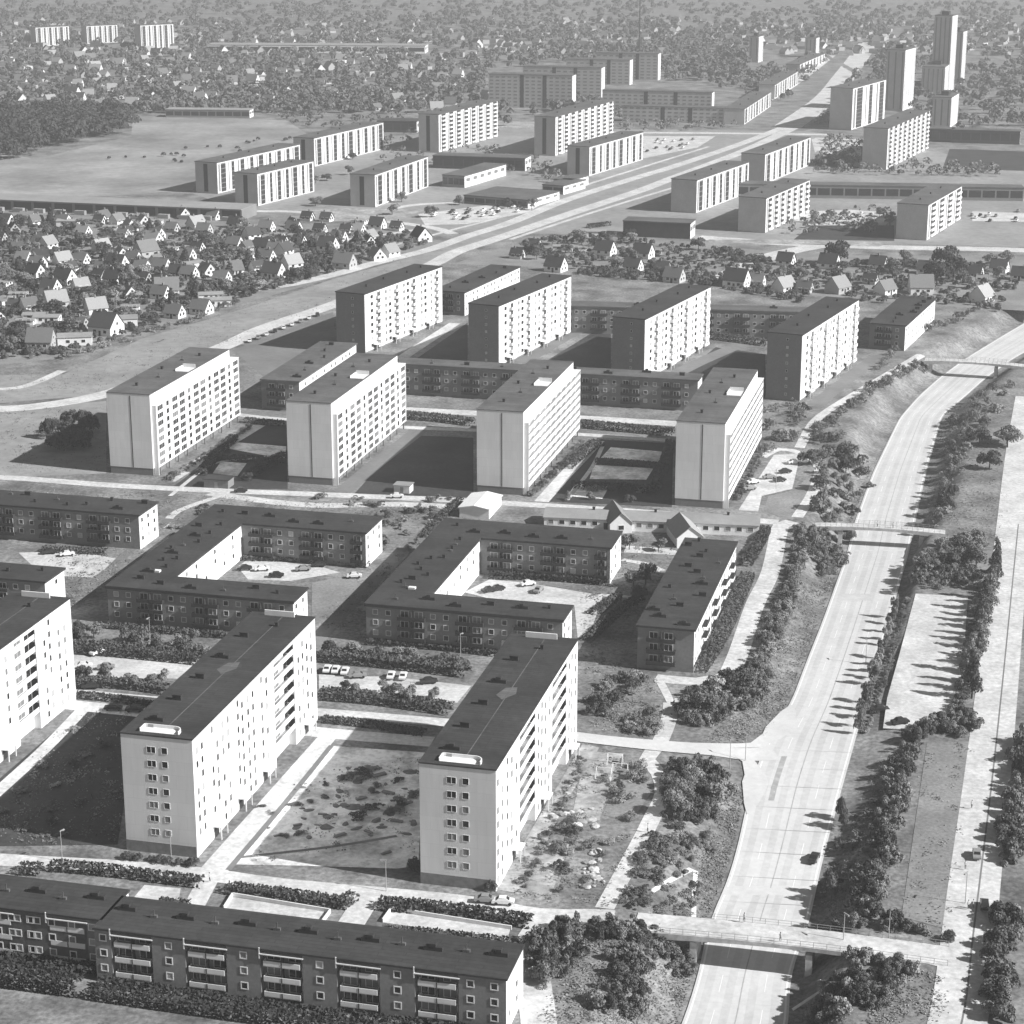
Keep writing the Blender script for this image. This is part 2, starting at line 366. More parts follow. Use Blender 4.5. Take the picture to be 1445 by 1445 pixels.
# around the courtyard blocks
patch('courtyard', [(335,800),(352,788),(440,796),(480,808),(410,820),(350,818)], M_lot)
patch('courtyard', [(655,836),(690,818),(740,822),(835,838),(812,854),(720,852)], M_lot)
patch('lawn', [(440,822),(500,812),(512,840),(455,880),(440,872)], M_lawn)
patch('yard', [(810,850),(850,842),(835,888),(815,900)], M_lot)
strip('footpath', [(440,912),(470,878),(520,826),(575,775),(625,730)], 4.5, M_asph)
strip('footpath', [(100,860),(180,780),(240,732)], 3.0, M_asph)
patch('yard', [(26,780),(110,778),(170,790),(130,815),(60,812)], M_lot)
patch('car_park', [(60,922),(280,934),(250,958),(60,955)], M_lot)
patch('car_park', [(450,952),(560,956),(665,968),(645,992),(520,981),(450,972)], M_lot)
strip('street', [(60,972),(105,978),(225,989),(460,1006),(630,1020),(720,1028)], 4.6, M_path)
strip('street', [(60,990),(110,996),(205,1006),(455,1034),(610,1047)], 5.5, M_path)
patch('yard', [(318,1220),(455,1052),(600,1062),(590,1222),(560,1226),(430,1222)], M_yard)
patch('forecourt', [(279,1230),(452,1036),(476,1040),(318,1234)], M_path)
strip('footpath', [(322,1228),(400,1136),(468,1052)], 1.2, M_asph)
patch('lawn', [(-60,1195),(-60,1150),(110,1004),(195,1010),(166,1192)], M_lawn_dark_shade)  # the slab's cast shadow is painted into this grass
strip('footpath', [(-40,1150),(60,1060),(118,1000)], 3.2, M_path)
patch('yard', [(700,1255),(822,1050),(846,1055),(800,1130),(736,1262)], M_bare)
patch('playground', [(806,1158),(826,1060),(880,1064),(868,1084),(846,1158)], M_bare)
patch('yard', [(726,1263),(771,1190),(804,1190),(778,1263)], M_bare)
patch('lawn', [(850,1150),(880,1080),(905,1090),(918,1120),(890,1160)], M_lawn)
strip('street', [(-60,1209),(26,1215),(170,1223),(290,1234),(400,1249),(640,1271),(760,1291),(860,1293),(945,1306)], 5, M_path)
strip('footpath', [(297,1236),(285,1258),(268,1290)], 4, M_path); strip('footpath', [(522,1264),(508,1284),(488,1316)], 5, M_path)
strip('footpath', [(790,1290),(764,1308),(748,1340),(752,1380),(760,1440),(764,1500)], 6, M_path)
for px in ([(186,1270),(204,1249),(255,1254),(252,1272)], [(314,1284),(328,1266),(464,1288),(452,1306)], [(540,1302),(552,1286),(720,1312),(716,1326)]):
    patch('sand_pit', px, M_lot)
strip('path', [(920,1256),(948,1233),(975,1212),(986,1212)], .9, M_path); strip('path', [(982,1214),(980,1250),(980,1285)], .9, M_path)
strip('path', [(1120,1384),(1180,1376),(1232,1366)], .8, M_path)
# right of the motorway
patch('car_park', [(1292,838),(1366,842),(1354,1002),(1318,1016),(1290,1030),(1246,1028),(1252,985),(1268,928)], M_lot)
patch('lawn', [(1308,1049),(1373,1046),(1338,1312),(1272,1294)], M_lawn)
strip('street', [(1330,1560),(1343,1480),(1356,1418),(1366,1330),(1376,1240),(1393,1100),(1408,960),(1420,840),(1430,740),(1440,640),(1452,560)], 9.5, M_path)
strip('kerb_line', [(1334,1560),(1348,1480),(1362,1418),(1372,1330),(1383,1240),(1400,1100),(1415,960),(1427,840),(1437,740)], .35, M_asph)
strip('footpath', [(1300,1345),(1335,1352),(1362,1358)], 7, M_path)
patch('lawn', [(1376,780),(1404,776),(1392,850),(1380,830)], M_lawn)

patch('path', [(884,770),(950,775),(964,784),(880,780)], M_path); strip('path', [(878,790),(912,796),(935,806)], 2.5, M_path); strip('path', [(820,850),(850,840),(880,842),(905,846)], 2.2, M_path)
strip('yard_track', [(340,1210),(470,1195),(560,1180)], 1.0, M_asph)

# ------------------------------------------------------------------ shared building pieces
def window_mesh(w, h, pane, frame=M_frame, fr=.13, split=0, proud=.07):
    b = MB()
    b.box(-w/2, w/2, -.02, .05, -h/2, h/2, 0)
    for x0, x1, z0, z1 in ((-w/2-fr, -w/2, -h/2-fr, h/2+fr), (w/2, w/2+fr, -h/2-fr, h/2+fr), (-w/2, w/2, h/2, h/2+fr), (-w/2, w/2, -h/2-fr, -h/2)):
        b.box(x0, x1, -proud, .05, z0, z1, 1)
    for k in range(split):
        x = -w/2+w*(k+1)/(split+1); b.box(x-.05, x+.05, -proud+.01, .05, -h/2, h/2, 1)
    return b.mesh('window', [pane, frame])
WM = {}
def win(w, h, kind=0, frame=M_frame, fr=.13, split=0):
    k = (w, h, kind, frame.name, fr, split)
    if k not in WM: WM[k] = window_mesh(w, h, (M_glass, M_glass2, M_curt)[kind], frame, fr, split)
    return WM[k]
def pick_kind(): return R.choices((0, 1, 2), (6, 2.5, 1.5))[0]
def win_front(t, x, z, w, h, y=0, **k): return ob('window', win(w, h, k.pop('kind', None) if k.get('kind') is not None else pick_kind(), **k), t, (x, y, z))
def win_right(t, y, z, w, h, x=0, **k): return ob('window', win(w, h, k.pop('kind', None) if k.get('kind') is not None else pick_kind(), **k), t, (x, y, z), math.pi/2)
def roof_slab(t, poly, z, th, m, over=.35, parapet=0, pm=None):
    """flat roof: the outline pushed out by the overhang, with a low rim"""
    n = len(poly); c = []
    for i in range(n):
        p0, p1, p2 = Vector(poly[i-1]), Vector(poly[i]), Vector(poly[(i+1) % n])
        d1 = (p1-p0).normalized(); d2 = (p2-p1).normalized()
        n1 = Vector((d1.y, -d1.x)); n2 = Vector((d2.y, -d2.x)); k = 1+n1.dot(n2)
        c.append(tuple(p1+(n1+n2)*(over/k)))
    b = MB(); b.prism(c, z, z+th, 1, 0); b.f.append(tuple(range(n-1, -1, -1))); b.m.append(1)
    ob('roof', b.mesh('roof', [m, pm or m]), t)
VENT = {}
def vents(t, spots, z, m=M_dark):
    for i, (x, y, s) in enumerate(spots):
        k = s
        if k not in VENT:
            b = MB()
            if s == 0: b.box(-.9, .9, -.4, .4, 0, 1.0, 0); b.box(-1.0, 1.0, -.5, .5, 1.0, 1.12, 0)
            elif s == 1: b.box(-.35, .35, -.35, .35, 0, .9, 0); b.box(-.45, .45, -.45, .45, .9, 1.0, 0)
            elif s == 2: b.box(-1.6, 1.6, -.45, .45, 0, .75, 0); b.box(-.5, .5, -.5, .5, .75, 1.3, 0)
            else: b.tube((0,0,0), (0,0,1.5), .12, .1, 6, 0); b.box(-.6, .6, -.25, .25, 0, .5, 0)
            VENT[k] = b.mesh('chimney', [m])
        ob('chimney', VENT[k], t, (x, y, z))
FOOT = []     # footprints that plants keep out of: origin, az, x0, x1, y0, y1
def foot(o, az, x0, x1, y0, y1): FOOT.append((o[0], o[1], az, x0, x1, y0, y1))
def in_foot(x, y, pad=1.0):
    for ox, oy, az, x0, x1, y0, y1 in FOOT:
        dx, dy = x-ox, y-oy; c, s = math.cos(az), math.sin(az)
        u, v = dx*c-dy*s, dx*s+dy*c
        if x0-pad < u < x1+pad and y0-pad < v < y1+pad: return True
    return False
def spot(px, z): p = P(px[0], px[1], z); return Vector((p.x, p.y, 0))
def ax(az): return Vector((math.sin(az), math.cos(az), 0)), Vector((math.cos(az), -math.sin(az), 0))
DOOR = MB().box(-1.1, 1.1, -.08, .05, 0, 2.3, 0).mesh('entrance_door', [M_dark])
CANOPY = MB().box(-1.8, 1.8, -1.8, .0, 2.6, 2.8, 0).box(-1.7, -1.5, -1.7, -1.5, 0, 2.6, 0).box(1.5, 1.7, -1.7, -1.5, 0, 2.6, 0).mesh('canopy', [M_white])

# ------------------------------------------------------------------ the tall white slabs with few windows
def white_slab(label, o, bays, cols, entr, W=14.6, L=70.8, h=24.4):
    t = thing('apartment_block', label, 'apartment block', o, AZ, 'tall white slabs in the foreground')
    foot(o, AZ, -W, 0, 0, L)
    poly = [(-W, 0), (0, 0)]
    for a, b in bays: poly += [(0, a), (-1.7, a), (-1.7, b), (0, b)]
    poly += [(0, L), (-W, L)]
    ob('wall', MB().prism(poly, 0, h).mesh('wall', [M_slabwhite]), t)
    roof_slab(t, [(-W, 0), (0, 0), (0, L), (-W, L)], h, .28, M_roof, .12)
    ob('plinth', MB().box(-W-.03, .03-.2, -.07, .3, 0, 2.3).mesh('plinth', [M_plinth]), t)
    # roof terrace rooms at both ends
    b = MB()                                    # a shallow terrace with a white wall that curves forward at its right end
    pts = [(-W+3.6, 1.2), (-W+3.6, 3.6)]+[(-4.9+1.5*math.sin(q), 2.1+1.5*math.cos(q)) for q in (0, .4, .8, 1.2, 1.57)]+[(-3.4, 1.2)]
    for p, q in zip(pts[:-1], pts[1:]):
        d = Vector((q[0]-p[0], q[1]-p[1])).normalized(); nn = Vector((-d.y, d.x))*.2
        b.prism([p, q, (q[0]+nn.x, q[1]+nn.y), (p[0]+nn.x, p[1]+nn.y)][::-1], h+.28, h+.95, 0)
    b.face([(p[0], p[1], h+.31) for p in pts][::-1], 0); b.box(-W+4.2, -W+5.3, 3.45, 3.55, h+.32, h+.93, 1)
    ob('roof_terrace_wall', b.mesh('roof_terrace_wall', [M_white, M_grey]), t)
    ob('roof_terrace_wall', MB().box(-W+3.5, -4.2, L-1.6, L-1.3, h+.28, h+1.5).mesh('roof_terrace_wall', [M_white]), t)
    vents(t, [(-W+4.5+R.uniform(-.6, .6), y, 0 if i % 3 else 2) for i, y in enumerate((7, 18, 30, 42, 55))]+[(-6, 63, 1)], h+.28)
    ob('roof_seam', MB().box(-W*.47-.1, -W*.47+.1, 4, L-2, h+.281, h+.33).mesh('roof_seam', [M_roofg]), t)
    ob('roof_patch', MB().prism([(-W*.62, L*.5), (-W*.5, L*.47), (-W*.36, L*.52), (-W*.4, L*.57), (-W*.55, L*.56)], h+.281, h+.3).mesh('roof_patch', [M_roofg]), t)
    for k in range(7):
        z = h-2.75-2.85*k
        win_front(t, -W+.42*W, z, 1.75, 1.25, split=1, kind=0 if k not in (4, 6) else 1, fr=.035); win_front(t, -W+.605*W, z, 1.15, 1.25, kind=0 if k not in (2, 5, 6) else 1, fr=.035)
    n = 0
    for k in range(8):
        z = h-2.9-2.8*k
        for j, y in enumerate(cols):
            if R.random() < .16 or any(abs(y-e) < 2.2 and k == 7 for e in entr): continue
            n += 1
            win_right(t, y, z+(1.2 if (j % 4) in (2,) else 0), .75, 1.25, kind=pick_kind(), fr=.05, frame=M_grey)
    fl = boxmesh('balcony_floor', -1.68, -.12, 0, 1, 0, .16, M_slabwhite)
    for a, b in bays:
        for k in range(8):
            z = h-3.2-2.85*k
            if z < 2: continue
            pm = MB().box(-.14, -.02, .05, (b-a)-.35, 0, 1.15).mesh('balcony_parapet', [M_white])
            p = ob('balcony_parapet', pm, t, (0, a, z)); ob('balcony_floor', MB().box(-1.69, -.15, .05, (b-a)-.05, -.14, 0).mesh('balcony_floor', [M_white]), p)
            ob('window', win((b-a)*.5 if (b-a) < 12 else 5.5, 1.6, 1, fr=.06, split=2), t, (-1.68, a+(b-a)*.35, z+1.1), math.pi/2)
            ob('window', win(1.6, 2.3, 0, fr=.04, frame=M_dark), t, (-1.68, b-1.2, z+1.2), math.pi/2)
            ob('balcony_screen', MB().box(-1.66, -.16, -.1, -.02, .03, 2.0).mesh('balcony_screen', [M_dark]), t, (0, b, z))
        ob('lintel', MB().box(-1.7, 0, a, b, h-.9, h-.02).mesh('lintel', [M_slabwhite]), t)
    for e in entr:
        d = ob('entrance_door', DOOR, t, (0, e, 0), math.pi/2); ob('canopy', CANOPY, d)
    return t
S1o = spot((270.9, 1045), 24.4); S2o = spot((699.8, 1087.8), 24.4); A_, B_ = ax(AZ)
S0o = spot((98.6, 845), 24.4)-A_*70.8
Scols = (2, 4.5, 9.7, 12.2, 15.2, 18, 23.4, 25.8, 29, 31.8, 36.8, 39.7, 59.3, 62, 64.8, 67.6)
white_slab('white slab cut off by the left edge, level with the front car parks', S0o, [(43, 53)], [2, 4.5, 9.7, 15, 18, 24, 27, 33, 39, 57, 59.5, 64, 67], (36,))
white_slab('tall white slab at front left with one recessed balcony bay and scattered small windows', S1o, [(44.3, 56.6)], Scols, (10.1, 23.6, 37.6, 63.5))
white_slab('tall white slab in the front middle with two recessed balcony bays, beside rubble and playground', S2o, [(18.5, 31.5), (46.5, 60)], (1.3, 4.8, 8.6, 12, 15.5, 34, 37, 40, 43.5, 62.5, 65, 68.5), (14, 38, 64))

# ------------------------------------------------------------------ the four white slabs with grid facades
def grid_slab(label, o, open_bands, L, W=14.6, h=26.2):
    t = thing('apartment_block', label, 'apartment block', o, AZ, 'white slabs with blank pale gables')
    foot(o, AZ, -W, 1.6, 0, L+5)
    ob('wall', MB().box(-W, 0, 0, L, 2.3, h).mesh('wall', [M_slabwhite]), t)
    ob('plinth', MB().box(-W+.1, -.1, .1, L-.1, 0, 2.3).mesh('plinth', [M_brick2]), t)
    roof_slab(t, [(-W, 0), (0, 0), (0, L), (-W, L)], h, .22, M_roofg, .08)
    ob('gable_seam', MB().box(-W*.46-.13, -W*.46+.13, -.06, .1, 2.4, h-.6).mesh('gable_seam', [M_dark]), t)
    b = MB(); b.box(-4.6, -.3, L*.56, L*.56+.25, h+.22, h+1.5, 0); b.box(-4.6, -.35, L*.56-6, L*.56, h+.23, h+.3, 0); b.box(-4.8, -4.6, L*.56-6, L*.56+.25, h+.22, h+1.0, 0)
    ob('roof_terrace', b.mesh('roof_terrace', [M_white]), t)
    vents(t, [(-W*.6, L*.15, 1), (-W*.45, L*.33, 3), (-W*.7, L*.5, 1), (-W*.4, L*.82, 1), (-W*.6, L*.7, 3)], h+.22, M_roofg)
    Y0, Y1, N = .9, L+4.5, 8; zb, zt = 2.4, 22.4; sh = (zt-zb)/N
    end = MB().box(0.02, 1.5, Y0, Y0+.28, 0, zt+.15).mesh('end_wall', [M_white])
    ob('end_wall', end, t); ob('end_wall', MB().box(0.02, 1.5, 0, .28, zb, zt+.15).mesh('end_wall', [M_white]), t, (0, Y1-.28, 0))
    ob('wall', MB().box(-5, -.02, L+.02, Y1, 2.3, zt).mesh('wall', [M_slabwhite]), t)
    ob('roof', MB().box(-5.1, 1.6, L+.15, Y1+.1, zt+.16, zt+.32).box(.02, 1.6, 0.9, L+.13, zt+.16, zt+.3).mesh('roof', [M_white]), t)
    if open_bands:
        for k in range(N):
            z = zb+sh*k
            p = ob('balcony_parapet', MB().box(1.38, 1.5, Y0+.3, Y1-.3, 0, 1.28).mesh('balcony_parapet', [M_white]), t, (0, 0, z))
            ob('balcony_floor', MB().box(.02, 1.37, Y0+.3, Y1-.3, 0, .16).mesh('balcony_floor', [M_white]), p)
            for j in range(11):
                y = Y0+3.6+(Y1-Y0-7)/10*j
                ob('window', win(3.1, 1.5, pick_kind() if R.random() < .4 else 0, fr=.08, split=1), t, (.03, y, z+1.75), math.pi/2)
        fin = MB().box(.02, 1.36, -.09, .09, .1, zt-zb+.1).mesh('partition', [M_white])
        for j in range(1, 10): ob('partition', fin, t, (0, Y0+(Y1-Y0)/10*j, zb))
    else:
        ob('facade', MB().box(.02, 1.4, Y0+.3, Y1-.3, zb, zt+.12).mesh('facade', [M_white]), t)
        n = 0
        for k in range(N):
            z = zb+sh*k+1.45
            for j in range(12):
                y = Y0+3.4+(Y1-Y0-6.4)/11*j; wide = (j % 3 != 1)
                win_right(t, y, z, 4.1 if wide else 1.9, 1.55, x=1.4, fr=.06, split=2 if wide else 0, kind=R.choices((0, 1), (8, 2))[0])
            
        fin = MB().box(1.41, 1.62, -.12, .12, 0, zt-zb).mesh('pilaster', [M_white])
        for j in range(0, 7): ob('pilaster', fin, t, (0, Y0+.4+(Y1-Y0-.8)/6*j, zb))
    pl = MB()
    for j in range(9): pl.box(.9, 1.2, 0, .3, 0, zb) if False else None
    for j in range(10): ob('pillar', boxmesh('pillar', .9, 1.25, -.18, .18, 0, zb, M_plinth), t, (0, Y0+2+(Y1-Y0-4)/9*j, 0))
    return t
Mo = [spot((211, 557.6), 26.2), spot((467, 569.7), 26.2), spot((738.5, 581.8), 26.2), spot((1023.6, 598.2), 26.2)]
grid_slab('leftmost white slab with blank gable, beside open grass and a dark bush', Mo[0], False, 68)
grid_slab('white grid-windowed slab with pale gable, left of the big shaded lawn', Mo[1], False, 70)
grid_slab('white slab with long balcony bands and pale gable, right of the big shaded lawn', Mo[2], True, 71)
grid_slab('rightmost white slab with blank pale gable and balcony bands, beside a small gravel car park', Mo[3], True, 73)

# ------------------------------------------------------------------ brick-gabled slabs behind
def brick_slab(label, o, az, L, W=13, h=24, gable=M_brick2, group='brick gabled slabs', storeys=8):
    t = thing('apartment_block', label, 'apartment block', o, az, group); foot(o, az, -W, 1.2, 0, L)
    b = MB(); b.box(-W, -.25, 0, L, 0, h, 0); ob('wall', b.mesh('wall', [gable]), t)
    ob('facade', MB().box(-.24, 0, -.03, L+.03, .8, h-.02).mesh('facade', [M_white]), t)
    roof_slab(t, [(-W, 0), (0, 0), (0, L), (-W, L)], h, .35, M_roof, .25)
    vents(t, [(-W*.5, L*.2, 1), (-W*.6, L*.45, 1), (-W*.45, L*.7, 1), (-W*.5, L*.9, 1)], h+.35)
    sh = (h-1.6)/storeys
    bal = MB().box(0, 1.15, -2.4, 2.4, 0, .14).box(1.03, 1.15, -2.4, 2.4, .14, 1.1).box(0, 1.02, -2.4, -2.28, .14, 1.1).box(0, 1.02, 2.28, 2.4, .14, 1.1).mesh('balcony', [M_white])
    for k in range(storeys):
        z = 1.2+sh*k
        win_front(t, -W*.42, z+1.3, .7, .8, fr=.06, kind=R.choice((1, 2, 0)))
        for f in (.17, .40, .62, .93):
            ob('balcony', bal, t, (0, L*f, z)); win_right(t, L*f, z+1.45, 2.3, 1.9, fr=.06, kind=R.choice((0, 0, 1)), split=1)
        for f, wd, kd in ((.085, 1.9, 0), (.26, 1.4, 1), (.31, 2.0, 0), (.49, 1.4, 1), (.54, 1.9, 0), (.72, 1.4, 1), (.77, 2.0, 0), (.85, 1.3, 1)):
            win_right(t, L*f, z+1.35, wd, 1.35, fr=.05, kind=kd if R.random() < .85 else 2)
    for f in (.12, .36, .58, .80):
        d = ob('entrance_door', DOOR, t, (0.02, L*f, 0), math.pi/2); ob('canopy', CANOPY, d)
    return t
RZ = math.radians(24.8)
Ro = [spot((514.3, 415.7), 24), spot((704, 432.4), 24), spot((910.5, 451.4), 24), spot((1132.6, 473.5), 24.5)]
brick_slab('grey brick-gabled slab furthest left in its row, beside the dark car park and grass strip', Ro[0], RZ, 68)
brick_slab('brick-gabled slab with white facade, second in its row, shadowed lawn on its left', Ro[1], RZ, 70)
brick_slab('brick-gabled slab in the centre right, standing behind the long low brick block', Ro[2], RZ, 72)
brick_slab('brick-gabled slab nearest the motorway cutting, small windows up its dark gable', Ro[3], RZ, 73, h=24.5)

# ------------------------------------------------------------------ low brick blocks
def balcony_pair(n_w, parapet, dark):
    b = MB(); w = n_w
    b.box(-w/2, w/2, -1.25, -.02, 0, .14, 0); b.box(-w/2, w/2, -1.27, -1.17, .14, 1.0, 0)
    b.box(-w/2, -w/2+.1, -1.16, -.02, .14, 1.0, 0); b.box(w/2-.1, w/2, -1.16, -.02, .14, 1.0, 0); b.box(-.07, .07, -1.16, -.02, .14, 2.3, 1); b.box(-.09, .09, -1.31, -1.275, .05, 1.0, 1)
    return b.mesh('balcony', [parapet, dark])
BALD = balcony_pair(7.0, M_dark, M_dark); BALS = balcony_pair(3.6, M_dark, M_dark)
def low_wing_front(t, x0, x1, y, h, storeys=3, base=1.3, seed=0, dark=True):
    """windows and balconies of a brick front facing the viewer between x0 and x1"""
    rr = random.Random(seed); x = x0+2.0; i = seed % 2; sh = (h-base-.5)/storeys
    while x < x1-2.5:
        if i % 2 == 0:
            for dx in (0, 3.3):
                if x+dx > x1-1.5: continue
                for k in range(storeys):
                    win_front(t, x+dx, base+sh*k+1.55, 1.15, 1.2, y=y-.01, fr=.1)
            x += 3.3+2.6
        else:
            big = x+7.4 < x1
            wd = 7.0 if big else 3.6
            if x+wd > x1: break
            for k in range(storeys):
                ob('balcony', BALD if big else BALS, t, (x+wd/2, y, base+sh*k+.25))
                for dx in ((1.6, 5.2) if big else (1.8,)):
                    win_front(t, x+dx, base+sh*k+1.6, 1.9, 1.5, y=y-.01, fr=.12, split=1, kind=rr.choice((0, 0, 1)))
            x += wd+1.8
        i += 1
def low_right(t, y0, y1, x, h, storeys=3, base=1.3, step=4.2, skip=.25):
    sh = (h-base-.5)/storeys; y = y0+2.0
    while y < y1-1:
        for k in range(storeys):
            if R.random() > skip: win_right(t, y, base+sh*k+1.55, 1.1, 1.2, x=x, fr=.08)
        y += step
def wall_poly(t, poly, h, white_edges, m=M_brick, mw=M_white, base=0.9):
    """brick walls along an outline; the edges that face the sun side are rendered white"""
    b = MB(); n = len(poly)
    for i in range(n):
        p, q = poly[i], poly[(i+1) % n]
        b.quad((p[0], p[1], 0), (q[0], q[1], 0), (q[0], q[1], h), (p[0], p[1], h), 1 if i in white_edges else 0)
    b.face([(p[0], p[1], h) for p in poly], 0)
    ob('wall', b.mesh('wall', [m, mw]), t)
def courtyard_block(label, o):
    h = 9.8; t = thing('courtyard_block', label, 'apartment block', o, AZ, 'courtyard blocks round a yard')
    W, D, w1, w2 = 49.5, 73.3, 10.4, 13.6
    poly = [(-W, 0), (0, 0), (0, w1), (-W+w2, w1), (-W+w2, 58.4), (0, 58.4), (0, D), (-W, D)]
    wall_poly(t, poly, h, {1, 3, 5}); roof_slab(t, poly, h, .5, M_roof, .4)
    ob('fascia', MB().box(-W-.42, .42, -.46, -.41, h-.25, h+.5).mesh('fascia', [M_dark]), t)
    foot(o, AZ, -W, 0, 0, w1); foot(o, AZ, -W, -W+w2, 0, D); foot(o, AZ, -W, 0, 58, D)
    low_wing_front(t, -W+.4, -.2, 0, h, seed=2); low_wing_front(t, -W+w2+.3, -.2, 58.4, h, seed=3)
    low_right(t, 0, w1, 0, h, step=5, skip=.1); low_right(t, 58.4, D, 0, h, step=5, skip=.1); low_right(t, w1, 58, -W+w2, h, step=6.5, skip=.35)
    v = []
    for x in (-43, -36, -27, -20, -12, -5): v.append((x+R.uniform(-1, 1), 4+R.uniform(-1.5, 3), R.choice((0, 1, 2, 3))))
    for y in (14, 21, 29, 36, 44, 52): v.append((-W+R.choice((3.5, 6, 9)), y+R.uniform(-2, 2), R.choice((0, 1, 2, 3)))); v.append((-W+R.choice((4, 9)), y+3, 1))
    for x in (-44, -38, -30, -22, -14, -7): v.append((x+R.uniform(-1, 1), 63+R.uniform(-1, 6), R.choice((0, 1, 2, 2, 3))))
    vents(t, v, h+.5)
    ob('roof_hatch', MB().box(-.9, .9, -.6, .6, 0, .5).mesh('roof_hatch', [M_white]), t, (-W+8, 13, h+.5))
    for x in (-38, -18): ob('entrance_door', DOOR, t, (x, 58.38, 0))
    return t
courtyard_block('left one of two dark brick courtyard blocks, behind the front left white slab', spot((413.5, 847.8), 10.3))
courtyard_block('right one of two dark brick courtyard blocks, just below the kindergarten', spot((793.9, 873.8), 10.3))
def low_block(label, o, az, W, L, h, front=True, right=True, roofm=M_roof, storeys=3, white=True, name='low_block', group=None, m=M_brick, nv=8, step=4.2, seed=1, gutter=.5):
    t = thing(name, label, 'apartment block', o, az, group); foot(o, az, -W, 0, 0, L)
    poly = [(-W, 0), (0, 0), (0, L), (-W, L)]
    wall_poly(t, poly, h, {1} if white else set(), m=m); roof_slab(t, poly, h, gutter, roofm, .4)
    if front: low_wing_front(t, -W+.3, -.2, 0, h, storeys, seed=seed)
    if right: low_right(t, 0, L, 0, h, storeys, step=step, skip=.15)
    if nv: vents(t, [(R.uniform(-W+1.5, -1.5), L*(i+.5)/nv if L > W else R.uniform(1.5, L-1.5), R.choice((0, 1, 2, 3))) if L > W else (-W+W*(i+.5)/nv, R.uniform(2, L-2), R.choice((0, 1, 2, 3))) for i in range(nv)], h+gutter)
    return t
low_block('brick block with white end wall at far left, before the pale-gabled slabs', spot((195.5, 726), 10.3), AZ, 62, 13, 9.8, nv=12)
low_block('small brick wing with white end at the left edge, above the cut-off white slab', spot((63, 820), 10.3), AZ, 34, 11, 9.8, nv=4)
lb = low_block('long brick block with vented dark roof and white side, beside the footpath and motorway bushes', spot((980, 888), 11), AZ, 13.6, 70.5, 10.5, nv=16)
bw_ = MB().box(0, 1.3, -2.6, 2.6, 0, .14).box(1.2, 1.3, -2.6, 2.6, .14, 1.0).mesh('balcony', [M_dark])
for y in (14, 30, 46, 60):
    for k in range(3): ob('balcony', bw_, lb, (0, y, 2+2.8*k))
low_block('long low brick block with grey roof running behind the middle white slabs', spot((985, 536), 11.5), AZ, 118, 9.5, 11, roofm=M_roofg, m=M_brick2, nv=9, storeys=3, seed=3)
low_block('long low brick block in front of the small houses, behind the centre brick-gabled slab', spot((1140, 440), 11.5), math.radians(24.8-17), 112, 10, 11, roofm=M_roofg, m=M_brick2, nv=4, seed=2)
low_block('low brick block with bright side wall, wedged behind the two left white slabs', spot((422, 538), 11), AZ, 14.2, 65, 10.6, roofm=M_roofg, m=M_brick2, nv=6)
low_block('low brick block with bright side wall, between the two left brick-gabled slabs', spot((655.5, 412), 10.5), math.radians(21), 14, 67, 10, roofm=M_roof, m=M_brick2, nv=5)
low_block('low block with banded white side standing apart at right, behind the motorway bushes', spot((1278, 459), 10.5), math.radians(22), 14.4, 61, 10, roofm=M_roof, m=M_brick2, nv=8)

# ------------------------------------------------------------------ the front row with white balconies
BALW = balcony_pair(6.4, M_white, M_dark)
def front_row(label, o, W, D, bays, h=9.9):
    t = thing('terrace_block', label, 'apartment block', o, AZ, 'stepped brick front row'); foot(o, AZ, -W, 0, 0, D)
    poly = [(-W, 0)]
    for a, b in bays: poly += [(a, 0), (a, 1.6), (b, 1.6), (b, 0)]
    poly += [(0, 0), (0, D), (-W, D)]
    wall_poly(t, poly, h, {len(poly)-3})
    ro = [(-W, 0), (0, 0), (0, D), (-W, D)]
    roof_slab(t, ro, h, .35, M_roof, .25, pm=M_dark)
    sh = 2.85
    for a, b in bays:
        c = (a+b)/2
        ob('balcony_roof', MB().box(-3.9, 3.9, -.3, 1.5, 0, .18).mesh('balcony_roof', [M_white]), t, (c, -.02, h-.75))
        ob('downpipe', MB().box(-.09, .09, -.3, -.14, 0, 2.0).mesh('downpipe', [M_white]), t, (a-.1, 0, h-1.5))
        for k in range(3):
            z = 1.3+sh*k-.05
            ob('balcony', BALW, t, (c, 1.2, z))
            for dx in (-1.9, 1.9): win_front(t, c+dx, z+1.5, 2.2, 1.9, y=1.59, fr=.1, split=1, kind=R.choice((0, 0, 1)))
    xs = [-W]+[v for ab in bays for v in ab]+[0]
    for i in range(0, len(xs), 2):
        x0, x1 = xs[i], xs[i+1]; n = max(1, int((x1-x0)/3.6))
        for j in range(n):
            x = x0+(x1-x0)*(j+.5)/n
            for k in range(3):
                wo = win_front(t, x, 1.3+sh*k+1.5, 1.0, 1.05, fr=.17)
    low_right(t, 0, D, 0, h, step=5, skip=.4)
    v = []
    for i in range(int(W/5.5)): v.append((-W+3+5.5*i, D*.55+R.uniform(-1, 1), (2, 3)[i % 2]))
    vents(t, v, h+.35)
    return t
F2o = spot((714.3, 1380.8), 10.25)
front_row('nearest brick block along the bottom edge, five stacks of white balconies, vented roof', F2o, 72, 11.6, [(-69.0+13.4*i, -61.6+13.4*i) for i in range(5)])
front_row('brick block set back at bottom left, one stack of white balconies by the corner', F2o-B_*72-A_*(-2.9), 40, 11.2, [(-10.2, -2.8), (-24, -16.6), (-37.5, -30)])

